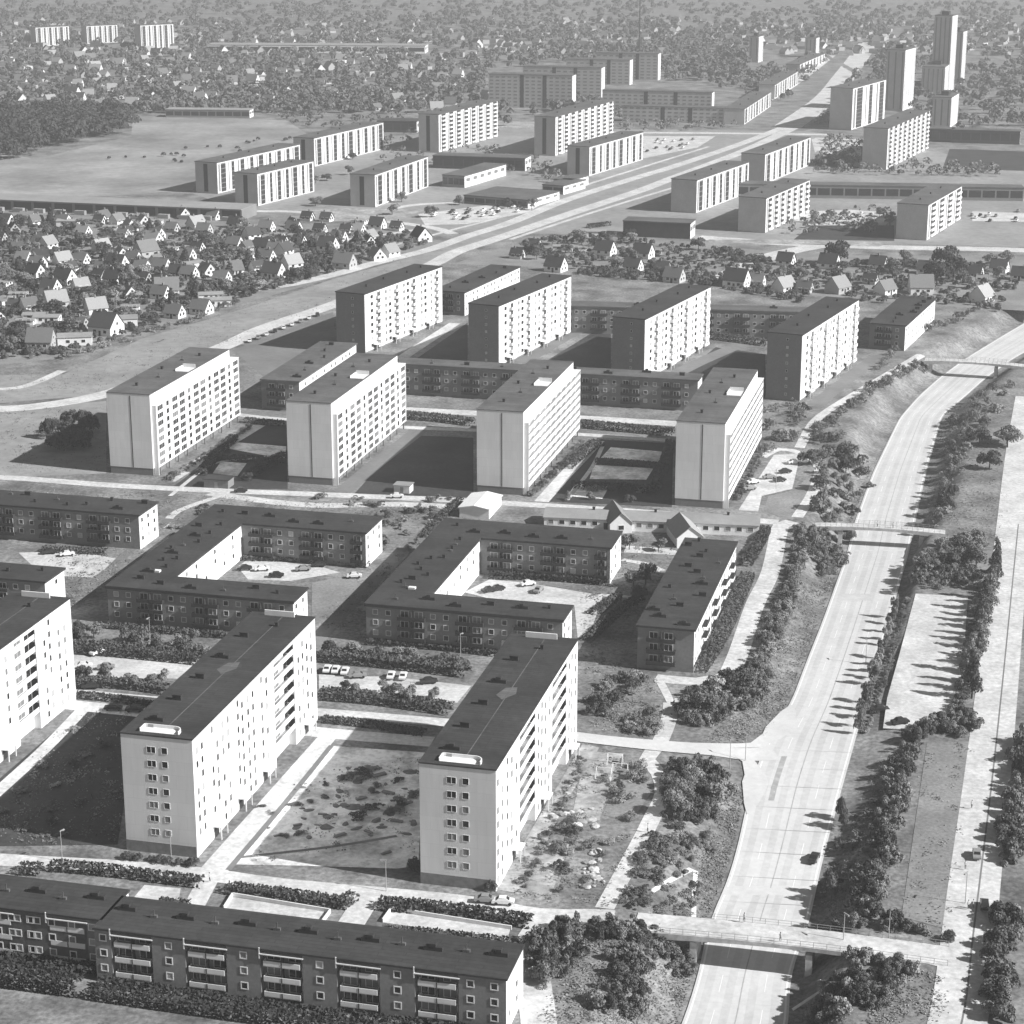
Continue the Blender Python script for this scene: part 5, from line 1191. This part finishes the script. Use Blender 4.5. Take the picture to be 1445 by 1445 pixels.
# the 300 bushes that show largest are things; all the rest of the shrubbery is one mass
BUSHES.sort(key=lambda b: -b[0])
for q, i, p, rz, sc, lb, gr in BUSHES[:300]: tag(ob('bush', PR['bush', i][0], None, p, rz, sc), lb, 'bush', gr)
def merge_bushes(rest):
    Vs = []; n = 0
    base = {}
    for i in range(8):
        me = PR['bush', i][0]; a = np.empty(len(me.vertices)*3, np.float32); me.vertices.foreach_get('co', a); base[i] = a.reshape(-1, 4, 3)
    mi = []
    for q, i, p, rz, sc, lb, gr in rest:
        k = 800 if p.y < 650 else 420
        a = base[i][:k].reshape(-1, 3)*np.array(sc); c, s = math.cos(rz), math.sin(rz)
        Vs.append(np.stack([a[:,0]*c-a[:,1]*s+p.x, a[:,0]*s+a[:,1]*c+p.y, a[:,2]+p.z], 1)); mi.append(np.full(k, (0, 1, 0, 2, 0, 1, 0, 0)[i]))
    V = np.concatenate(Vs); Q = np.arange(len(V)).reshape(-1, 4)
    me = np_mesh('shrubbery', V, Q, None)
    for m in (M_leaf, M_leaf_d, M_leaf_l): me.materials.append(m)
    me.polygons.foreach_set('material_index', np.concatenate(mi).astype(np.int32))
    tag(ob('shrubbery', me), 'smaller shrubs along the motorway, slabs and estates', 'shrubs', None, 'stuff')
merge_bushes(BUSHES[300:])
# far woods and the mass of distant trees: nobody could count these
def mass(name, label, polys, n, hr, seed, m, per=26, size=1.5):
    rng = np.random.default_rng(seed); rr = random.Random(seed); C = []; N = []
    for poly, k in polys:
        xs = [p[0] for p in poly]; ys = [p[1] for p in poly]; got = 0; tries = 0
        while got < k and tries < k*30:
            tries += 1; x, y = rr.uniform(min(xs), max(xs)), rr.uniform(min(ys), max(ys))
            if not inside(x, y, poly): continue
            p = P(x, y)
            if in_foot(p.x, p.y, 3): continue
            got += 1; h = rr.uniform(*hr); r = h*rr.uniform(.35, .6)
            v = rng.normal(size=(per, 3)); v /= np.linalg.norm(v, axis=1)[:, None]; v[:, 2] = np.abs(v[:, 2])*1.0-.25
            C.append(np.array([p.x, p.y, h*.5])+v*np.array([r, r, h*.5])); N.append(v)
    C = np.concatenate(C); N = np.concatenate(N)+rng.normal(0, .4, C.shape); N /= np.linalg.norm(N, axis=1)[:, None]; k = len(C)
    T = np.cross(N, rng.normal(size=(k, 3))); T /= np.linalg.norm(T, axis=1)[:, None]; B = np.cross(N, T); s = .62*size*(.7+.7*rng.random((k, 1)))
    V = np.stack([C-T*s, C-B*s, C+T*s, C+B*s], 1).reshape(-1, 3); V[:, 2] = np.maximum(V[:, 2], .1)
    tag(ob(name, np_mesh(name, V, np.arange(k*4).reshape(k, 4), m)), label, 'wood', None, 'stuff')
EST = [(-40,312),(340,325),(590,332),(600,345),(470,385),(330,425),(190,470),(90,500),(-40,510)]
BND = [(740,340),(860,330),(990,350),(1130,372),(1420,372),(1440,410),(1300,420),(1130,405),(1000,395),(830,385),(740,365)]
mass('garden_greenery', 'hedges and fruit bushes in the gardens of the small houses', [(EST, 1500), (BND, 420), ([(815,388),(1000,404),(1130,428),(1145,414),(1000,394),(830,378)], 160), ([(1140,405),(1300,420),(1420,420),(1410,440),(1370,430),(1230,428)], 70)], 0, (1.0, 3.0), 5, M_leaf, 60, .7)
mass('garden_hedging', 'darker hedges in the gardens of the small houses', [(EST, 750), (BND, 180), ([(815,388),(1000,404),(1130,428),(1145,414),(1000,394),(830,378)], 60), ([(150,225),(420,190),(430,205),(290,232)], 25)], 0, (1.2, 3.6), 6, M_leaf_d, 60, .7)
def tufts(name, label, polys, seed, m, size):
    rng = np.random.default_rng(seed); rr = random.Random(seed); C = []
    for poly, k, cl in polys:
        k = int(k*.38); xs = [p[0] for p in poly]; ys = [p[1] for p in poly]; got = 0; tries = 0
        while got < k and tries < k*20:
            tries += 1; x, y = rr.uniform(min(xs), max(xs)), rr.uniform(min(ys), max(ys))
            if not inside(x, y, poly): continue
            p = P(x, y)
            if in_foot(p.x, p.y, .3): continue
            got += 1; n = rr.randint(6, 26); r = rr.uniform(.4, cl)
            q = rng.normal(0, r, (n, 2))*np.array([1, 1.3])+np.array([p.x, p.y]); xl, xr, _z = fw(q[:, 1]); q = q[(q[:, 0] < xl-.8) | (q[:, 0] > xr+.8)]
            if not len(q): continue
            n = len(q); z = terrain(q[:, 0], q[:, 1])
            C.append(np.column_stack([q, z+.1+.12*rng.random(n)]))
    C = np.concatenate(C); k = len(C); N = rng.normal(0, .5, (k, 3)); N[:, 2] = 1; N /= np.linalg.norm(N, axis=1)[:, None]
    T = np.cross(N, rng.normal(size=(k, 3))); T /= np.linalg.norm(T, axis=1)[:, None]; B = np.cross(N, T); s = size*(.5+rng.random((k, 1)))
    V = np.stack([C-T*s, C-B*s, C+T*s, C+B*s], 1).reshape(-1, 3)
    tag(ob(name, np_mesh(name, V, np.arange(k*4).reshape(k, 4), m)), label, 'weeds', None, 'stuff')
OPEN = [([(1195,690),(1235,640),(1300,535),(1340,520),(1290,560),(1240,640),(1205,735)], 260, 2), ([(1190,790),(1165,860),(1125,980),(1080,1035),(1000,1045),(1075,960),(1120,830)], 500, 1.5), ([(1010,1110),(1058,1110),(1035,1190),(1010,1280),(985,1200)], 260, 1.2), ([(1165,1210),(1240,1080),(1270,1060),(1235,1300),(1150,1300)], 300, 1.4),
        ([(830,1310),(985,1345),(960,1445),(760,1445),(800,1390)], 420, 1.2), ([(840,960),(930,960),(935,1040),(835,1035)], 160, 1), ([(345,1215),(455,1075),(595,1070),(585,1210),(420,1235)], 60, 1.3), ([(700,1258),(822,1050),(900,1070),(900,1180),(860,1280),(730,1265)], 150, 1.0), ([(-30,1190),(110,1005),(190,1010),(165,1195)], 200, 1.2),
        ([(30,690),(290,700),(640,715),(640,735),(240,740),(30,700)], 260, 2), ([(450,880),(560,780),(640,715),(655,725),(515,850),(512,905)], 150, 1.2), ([(830,780),(960,760),(900,885),(880,950),(820,950)], 260, 1.2), ([(-30,530),(100,525),(330,440),(600,355),(640,355),(470,432),(150,550),(-30,565)], 260, 4), ([(-30,585),(148,568),(150,665),(-30,670)], 220, 2),
        ([(1310,545),(1400,560),(1410,760),(1350,760),(1300,730)], 300, 2), ([(1305,1050),(1370,1050),(1338,1310),(1265,1290)], 50, 1.2), ([(1120,1390),(1290,1360),(1340,1380),(1320,1445),(1120,1445)], 200, 1), ([(80,790),(250,730),(150,830),(95,860)], 160, 1.2)]
tufts('weeds', 'weeds and rough grass tufts on the open ground', OPEN, 31, M_tuft_d, .17)
tufts('dry_grass', 'pale dry grass on the open ground', OPEN, 32, M_tuft_l, .16)
fo = P(1118, 178); fe = P(1222, 62); fd = fe-fo; foot((fo.x, fo.y), math.atan2(fd.x, fd.y), -18, 14, 0, fd.length)
mass('wood', 'dense dark wood at the left edge beside the pale field', [([(-60,165),(60,160),(150,158),(186,168),(188,185),(150,195),(95,205),(40,222),(-60,235)], 330)], 0, (9, 16), 1, M_leaf_d, 110, 1.5)
mass('distant_trees', 'mass of trees through the far suburbs up to the skyline', [([(-60,60),(700,60),(680,130),(560,160),(250,160),(190,160),(-60,155)], 1250), ([(-60,5),(1500,5),(1500,62),(-60,62)], 2000), ([(700,62),(1060,62),(1040,130),(860,80)], 200), ([(540,110),(690,100),(760,160),(700,200),(600,200)], 60), ([(680,150),(760,150),(860,190),(860,150),(760,140)], 60), ([(690,70),(1060,60),(1060,110),(940,120),(860,85),(690,100)], 320), ([(1040,120),(1180,60),(1500,60),(1500,180),(1350,185),(1230,150),(1150,160)], 420), ([(150,130),(690,120),(600,160),(200,160)], 260)], 0, (5, 11), 2, M_leaf, 44, 2.0)
mass('allotment_greenery', 'hedges and fruit trees of the allotments behind the far slabs', [([(330,150),(690,110),(690,190),(540,190),(430,180)], 380)], 0, (2.5, 5), 3, M_leaf, 16, 1.1)
mass('roadside_greenery', 'greenery between the far slabs and along the boulevard', [([(540,190),(600,200),(760,220),(800,262),(620,235),(530,240)], 60), ([(1140,225),(1260,230),(1414,240),(1414,250),(1150,246)], 90), ([(1090,300),(1260,300),(1260,330),(1120,335)], 40), ([(860,150),(1050,180),(1040,184),(880,186)], 60), ([(1040,110),(1160,80),(1170,100),(1060,160)], 80), ([(1128,162),(1168,138),(1176,176),(1140,180)], 26), ([(1170,195),(1215,200),(1215,235),(1150,235)], 50)], 0, (3, 7), 4, M_leaf, 20, 1.2)

# ------------------------------------------------------------------ cars
def car_protos():
    out = []
    for nm, paint in (('white', M_car_w), ('black', M_car_d), ('grey', M_car_g)):
        prof = [(-2.05,.35),(-2.1,.7),(-1.95,.88),(-1.25,.95),(-.75,1.42),(.55,1.45),(1.15,.98),(1.9,.86),(2.08,.68),(2.05,.35)]
        b = MB(); ws = .78
        L = [(x, -ws if z < 1 else -ws*.82, z) for x, z in prof]; Rr = [(x, ws if z < 1 else ws*.82, z) for x, z in prof]
        n = len(prof)
        for i in range(n): j = (i+1) % n; b.quad(L[j], L[i], Rr[i], Rr[j], 0)
        b.face(L, 0); b.face(Rr[::-1], 0)
        g = MB()
        for s in (-1, 1): g.face([(-1.05, s*.74, 1.0), (.95, s*.74, 1.0), (.5, s*.66, 1.38), (-.68, s*.66, 1.38)][::s], 0)
        g.quad((-1.27,-.6,.99),(-1.27,.6,.99),(-.82,.55,1.38),(-.82,-.55,1.38), 0); g.quad((1.16,.6,1.01),(1.16,-.6,1.01),(.62,-.55,1.42),(.62,.55,1.42), 0)
        whl = MB().tube((0,-.1,0),(0,.1,0),.32,.32,10)
        out.append((b.mesh('body', [paint]), g.mesh('car_windows', [M_glass]), whl.mesh('wheel', [M_tyre]), nm))
    return out
CARS = car_protos()
def car(px, k, rz, label, group):
    p = P(*px); bm_, gm, wm, nm = CARS[k]
    t = ob('parked_car', None, None, (p.x, p.y, tz(p.x, p.y)+.25), rz); tag(t, label, 'car', group)
    ob('body', bm_, t); ob('car_windows', gm, t)
    for x in (-1.25, 1.3):
        for y in (-.7, .7): ob('wheel', wm, t, (x, y, .32))
A90 = math.pi/2-AZ
for i, (x, y) in enumerate(((462,948),(474,949),(487,951),(552,957),(569,958))): car((x, y), 0, A90+.15, 'white car parked by the broad hedge before the right courtyard block, %s from left' % ORD[i], 'cars in the right car park')
for (x, y), k, r, lb in (((605,965), 1, .2, 'dark car at the right end of the car park before the right courtyard block'), ((138,924), 0, .9, 'white car parked by the hedge before the left courtyard block'), ((118,943), 0, .1, 'white car at the left side of the left car park'), ((128,972), 1, .1, 'black car on the street left of the front left slab'),
                         ((160,1003), 1, 0, 'dark car on the nearer street left of the front left slab'), ((190,1005), 1, 0, 'second dark car on the nearer street, next to the front left slab'), ((685,1274), 2, -.1, 'grey car parked on the street by the front middle slab'), ((710,1277), 0, -.1, 'pale car parked on the street by the front middle slab'),
                         ((1242,1000), 1, .1, 'long black car in the long car park beside the motorway'), ((1270,1022), 1, .3, 'dark car at the near end of the long car park'), ((500,816), 0, .1, 'white car in the left courtyard'), ((345,805), 1, .2, 'dark car at the left wall of the left courtyard'), ((450,800), 1, 0, 'dark car in the middle of the left courtyard'), ((390,815), 1, 0, 'dark car on the near side of the left courtyard'),
                         ((1063,683), 0, .4, 'white car in the small car park beside the rightmost white slab'), ((1058,692), 2, .4, 'grey car in the small car park beside the rightmost white slab'), ((1108,668), 1, .3, 'dark car in the small car park by the footpath bend'), ((1100,680), 1, .3, 'second dark car in the small car park by the footpath bend'), ((1120,655), 0, .3, 'pale car in the small car park by the footpath bend'),
                         ((690,836), 1, .5, 'dark car at the left of the right courtyard'), ((702,834), 1, .5, 'second dark car in the right courtyard'), ((1389,1282), 1, 1.4, 'dark car on the right-hand street near the wide bridge'), ((1378,1210), 2, 1.4, 'grey car on the right-hand street beside the lawn')):
    car((x, y), k, r, lb, 'single parked cars')
for (x, y), k, r, lb in (((505,957), 2, .1, 'grey car between the two groups of white cars in the right car park'), ((150,945), 2, .1, 'grey car in the middle of the left car park'), ((760,836), 2, 1.2, 'grey car on the near side of the right courtyard'), ((745,827), 0, .4, 'white car in the middle of the right courtyard'),
                         ((428,806), 2, .2, 'grey car by the hedge in the left courtyard'), ((370,806), 0, .2, 'pale car near the left wall of the left courtyard'), ((1085,676), 2, .3, 'grey car in the middle of the small gravel car park'), ((560,703), 0, .05, 'white car driving on the street before the big shaded lawn'),
                         ((340,695), 1, .05, 'dark car driving on the street below the left garden plots'), ((70,782), 1, .2, 'dark car in the pale yard by the leftmost brick block'), ((95,785), 0, .3, 'white car in the pale yard by the leftmost brick block'), ((1150,1190), 1, 1.2, 'dark car driving on the motorway above the wide bridge')):
    car((x, y), k, r, lb, 'single parked cars')
for i in range(9): car((352+12*i, 483-4.6*i), (0, 2, 0, 1, 0, 0, 2, 0, 1)[i], d2(100), '%s car in the line beside the grass strip, %s from left' % (('white', 'grey', 'white', 'black', 'white', 'white', 'grey', 'white', 'black')[i], ORD[i]), 'cars beside the grass strip')
rr = random.Random(3); nc = 0
for poly, n, where in (([(600,304),(690,292),(755,288),(740,298),(650,312)], 26, 'in the car park below the shopping centre'), ([(885,196),(1000,196),(975,208),(900,220)], 24, 'in the far car park beside the boulevard'), ([(1150,200),(1212,200),(1212,218),(1155,212)], 14, 'in the far car park below the broad pale slab'),
                       ([(1370,296),(1440,298),(1440,314),(1370,314)], 10, 'in the car park at the right edge beside the blank-gabled slab'), ([(1100,302),(1190,299),(1240,305),(1150,316)], 12, 'in the car park behind the cross street')):
    got = 0; xs = [p[0] for p in poly]; ys = [p[1] for p in poly]; pts = []; tries = 0
    while got < n and tries < 3000:
        tries += 1; x, y = rr.uniform(min(xs), max(xs)), rr.uniform(min(ys), max(ys)); p = P(x, y)
        if not inside(x, y, poly) or in_foot(p.x, p.y, 2) or any((p-q).length < 4.5 for q in pts): continue
        pts.append(p); k = rr.choice((0, 0, 1, 2)); car((x, y), k, d2(66)+rr.choice((0, math.pi)), 'tiny %s car %s' % (CARS[k][3], where), 'cars '+where); got += 1

# ------------------------------------------------------------------ street lamps, people, playground, rubble
LP_POLE = MB().tube((0,0,0),(0,0,6.4),.09,.055,8).mesh('pole', [M_metal])
LP_HEAD = MB().box(-.2,1.1,-.09,.09,6.35,6.48).box(.5,1.15,-.17,.17,6.24,6.34).mesh('lamp_head', [M_grey])
def lamp(px, rz, label):
    p = P(*px); t = ob('street_lamp', None, None, (p.x, p.y, tz(p.x, p.y)), rz); tag(t, label, 'street lamp', 'street lamps'); ob('pole', LP_POLE, t); ob('lamp_head', LP_HEAD, t)
for x, y, lb in ((242,1216,'on the street at the gable of the front left slab'),(88,1216,'on the street behind the set-back brick block'),(545,1258,'on the street behind the long sand pit'),(580,1000,'on the near side of the right car park'),(212,906,'before the left courtyard block'),(650,930,'before the right courtyard block'),
                 (1052,1068,'on the left edge of the motorway below the slip road'),(1254,1325,'at the right end of the wide bridge'),(985,1290,'at the left end of the wide bridge'),(1190,1330,'halfway along the wide bridge'),(1362,1275,'on the right-hand street beside the lawn'),(1215,650,'on the left bank above the slim bridge'),(1095,690,'at the small car park by the rightmost white slab'),
                 (265,455,'at the edge of the left estate'),(185,505,'on the lower boulevard left of the leftmost slab'),(165,440,'between the houses at the front of the left estate'),(1222,930,'on the right edge of the motorway beside the car park strip'),(1030,1080,'on the left edge of the motorway at the slip road mouth'),(655,325,'on the boulevard where the cross street meets it'),(900,268,'on the boulevard by the far slab')):
    lamp((x, y), R.uniform(0, 6.28), 'thin street lamp '+lb)
def person_mesh():
    """one continuous standing figure grown from a ring profile with legs and arms"""
    b = bmesh.new(); me = bpy.data.meshes.new('person')
    vs = [(0,0,.92),(0,0,1.15),(0,0,1.4),(0,0,1.52),(0,.02,1.66),(0,.02,1.76),(.1,0,.86),(.11,.06,.48),(.11,.02,.06),(-.1,0,.86),(-.11,-.08,.48),(-.11,-.14,.07),(.2,0,1.38),(.26,-.04,1.1),(.25,.05,.86),(-.2,0,1.38),(-.26,.04,1.1),(-.25,.1,.86),(.11,.14,.03),(-.11,-.02,.03)]
    es = [(0,1),(1,2),(2,3),(3,4),(4,5),(0,6),(6,7),(7,8),(0,9),(9,10),(10,11),(2,12),(12,13),(13,14),(2,15),(15,16),(16,17),(8,18),(11,19)]
    rd = [.14,.13,.15,.06,.1,.08,.1,.07,.05,.1,.07,.05,.065,.05,.04,.065,.05,.04,.04,.04]
    me.from_pydata(vs, es, []); o = bpy.data.objects.new('person', me); COL.objects.link(o)
    md = o.modifiers.new('skin', 'SKIN'); o.modifiers.new('s', 'SUBSURF').levels = 1
    for i, r in enumerate(rd): me.skin_vertices[0].data[i].radius = (r, r*.8)
    me.skin_vertices[0].data[0].use_root = True
    dg = bpy.context.evaluated_depsgraph_get(); m2 = bpy.data.meshes.new_from_object(o.evaluated_get(dg)); bpy.data.objects.remove(o)
    for m in (M_cloth, M_skin, M_cloth_l): m2.materials.append(m)
    for p in m2.polygons: p.material_index = 1 if p.center.z > 1.5 else 2 if p.center.z > .9 else 0
    return m2
PM = person_mesh()
HAIR = MB(); 
for i in range(8):
    a0, a1 = .785*i, .785*(i+1)
    HAIR.quad((.105*math.cos(a0), .01+.105*math.sin(a0), 1.68), (.105*math.cos(a1), .01+.105*math.sin(a1), 1.68), (.07*math.cos(a1), .01+.07*math.sin(a1), 1.83), (.07*math.cos(a0), .01+.07*math.sin(a0), 1.83), 0)
HAIR.face([(.07*math.cos(.785*i), .01+.07*math.sin(.785*i), 1.83) for i in range(8)], 0)
HAIR = HAIR.mesh('hair', [M_dark])
for x, y, lb in ((1050,1302,'standing on the wide bridge near its left railing'),(1101,1330,'standing in the middle of the wide bridge'),(1366,1284,'walking on the right-hand street, left of two'),(1373,1283,'walking on the right-hand street, right of two'),(1362,1228,'walking alone on the edge of the right-hand street'),(1371,1142,'walking alone on the right-hand street beside the lawn top'),
                 (914,1175,'walking on the winding path by the planted wedge'),(296,1245,'crossing the street at the corner of the front left slab'),(1238,744,'standing on the slim footbridge'),(1260,746,'standing on the slim footbridge, right of another')):
    p = P(x, y, .6 if 'bridge' in lb else 0); t = ob('person', PM, None, (p.x, p.y, (.8 if 'wide bridge' in lb else .75) if 'bridge' in lb else tz(p.x, p.y)+.25), R.uniform(0, 6.28)); tag(t, 'tiny figure in pale top '+lb, 'person', 'people walking'); ob('hair', HAIR, t)
M_rub = mat('broken concrete', .36, noise=.3, scale=1.5, rand=.5)
def stone_mesh(seed):
    rr = random.Random(seed); bm = bmesh.new(); bmesh.ops.create_icosphere(bm, subdivisions=2, radius=1)
    for v in bm.verts: v.co *= rr.uniform(.75, 1.15); v.co.z *= .6
    me = bpy.data.meshes.new('boulder'); bm.to_mesh(me); bm.free(); me.materials.append(M_rub); return me
ST = [stone_mesh(i) for i in range(4)]
rr = random.Random(9)
for poly, n, where in (([(826,1200),(848,1195),(852,1250),(822,1255)], 34, 'on the mound by the winding path'), ([(775,1150),(840,1140),(850,1165),(790,1180)], 26, 'in the rubble heap right of the front middle slab')):
    xs = [p[0] for p in poly]; ys = [p[1] for p in poly]; k = 0
    while k < n:
        x, y = rr.uniform(min(xs), max(xs)), rr.uniform(min(ys), max(ys))
        if not inside(x, y, poly): continue
        p = P(x, y); s = rr.uniform(.4, 1.3); o = ob('boulder', ST[k % 4], None, (p.x, p.y, .2), rr.uniform(0, 6), (s, s*rr.uniform(.6, 1), s*rr.uniform(.5, .9))); tag(o, '%s pale stone %s' % ('big' if s > .75 else 'small', where), 'stone', 'stones '+where); k += 1
PLK = MB().box(-2.2, 2.2, -.35, .35, 0, .35).mesh('timber_stack', [M_brick])
for i, (x, y, rz, s) in enumerate(((486,1138,.1,1),(510,1128,.3,1.2),(548,1120,.1,1.4),(560,1160,.0,1.3),(455,1150,.1,.9),(545,1205,.4,1.1),(480,1180,.1,1.3),(520,1175,-.1,1.0),(420,1165,.9,.9),(535,1095,.05,1.6),(575,1135,.2,1.2),(392,1180,.8,.8))):
    p = P(x, y); o = ob('timber_stack', PLK, None, (p.x, p.y, .12), rz+R.uniform(-.6, .6), (s*.45, s*.9, s*.7)); tag(o, 'dark timber stack on the yard between the front slabs, %s' % ('at the back' if y < 1125 else 'in the middle' if y < 1165 else 'toward the near street'), 'timber', 'timber stacks on the bare ground')
M_earth = mat('dark earth', .17, noise=.4, scale=1.2)
EH = []
for i in range(3):
    me = stone_mesh(30+i); me.name = 'earth_heap'; me.materials.clear(); me.materials.append(M_earth); EH.append(me)
rr = random.Random(14)
for i in range(46):
    x, y = rr.gauss(500, 60), rr.gauss(1140, 38); p = P(x, y)
    if not inside(x, y, [(350,1205),(455,1070),(598,1066),(583,1205),(520,1225)]) or in_foot(p.x, p.y, 1.5): continue
    s = rr.uniform(.4, 1.7); o = ob('earth_heap', EH[i % 3], None, (p.x, p.y, .05), rr.uniform(0, 3), (s, s*rr.uniform(.4, 1), .35*rr.uniform(.5, 1.2)))
    tag(o, '%s dark patch of heaped earth %s' % ('broad' if s > 1.1 else 'small', 'at the back of the yard' if y < 1120 else 'in the middle of the yard' if y < 1160 else 'at the front of the yard'), 'earth heap', 'earth heaps between the front slabs')
# playground climbing frames
for x, y, lb in ((868,1078,'climbing frame at the top of the playground'),(875,1092,'climbing frame on the lawn side of the playground'),(852,1098,'climbing frame at the middle of the playground')):
    p = P(x, y); t = thing('climbing_frame', 'white barred '+lb, 'climbing frame', p, AZ, 'playground frames')
    for sx in (-1.6, 1.6):
        ob('frame', MB().tube((sx,-1,0),(sx,0,2.4),.06,.06).tube((sx,1,0),(sx,0,2.4),.06,.06).mesh('frame', [M_frame]), t)
    ob('top_bar', MB().tube((-1.6,0,2.4),(1.6,0,2.4),.06,.06).mesh('top_bar', [M_frame]), t); ob('seat', MB().box(-.7,.7,-.3,.3,.5,.62).mesh('seat', [M_dark]), t)
# low shed on the lawn between the white slabs and one in the left gardens
for px, lb, w_, d_, h_ in (((578,697),'small pale shed on the big shaded lawn',5,4,2.4),((322,690),'dark garden hut by the street right of the leftmost white slab',8,5,2.6)):
    p = P(*px); t = thing('shed', lb, 'shed', p, AZ); foot(p, AZ, -w_, 0, 0, d_)
    ob('wall', MB().box(-w_, 0, 0, d_, 0, h_).mesh('wall', [M_hwall if 'pale' in lb else M_brick]), t); ob('roof', MB().box(-w_-.3, .3, -.3, d_+.3, h_+.02, h_+.2).mesh('roof', [M_roofp if 'pale' in lb else M_roof]), t); ob('door', MB().box(-.5,.5,-.05,.04,0,2).mesh('door', [M_grey]), t, (-w_*.5, 0, 0))
# low walls round the sand pits
for px, lb in (([(316,1284),(328,1265),(466,1288),(453,1306)],'low wall round the left sand pit of the nearest block'),([(540,1302),(552,1285),(722,1312)],'low wall round the long sand pit of the nearest block')):
    b = MB(); q = [P(*v) for v in px]
    for i in range(len(q)-1):
        d = (q[i+1]-q[i]).normalized(); n = Vector((-d.y, d.x, 0))*.12
        b.prism([tuple((q[i]-n)[:2]), tuple((q[i+1]-n)[:2]), tuple((q[i+1]+n)[:2]), tuple((q[i]+n)[:2])], 0, .8)
    tag(ob('low_wall', b.mesh('low_wall', [M_white])), lb, 'wall', 'low garden walls')

# ------------------------------------------------------------------ the air
M_haze = bpy.data.materials.new('air'); M_haze.use_nodes = True
hn = M_haze.node_tree; hn.nodes.clear(); ho = hn.nodes.new('ShaderNodeOutputMaterial'); hv = hn.nodes.new('ShaderNodeVolumePrincipled')
hv.inputs['Color'].default_value = (.9, .9, .9, 1); hv.inputs['Density'].default_value = .00018; hv.inputs['Anisotropy'].default_value = .2
hn.links.new(hv.outputs[0], ho.inputs['Volume'])
hz = MB().box(-9500, 9500, -700, 14500, -9, 190).mesh('haze', [M_haze]); tag(ob('haze', hz), kind='stuff')
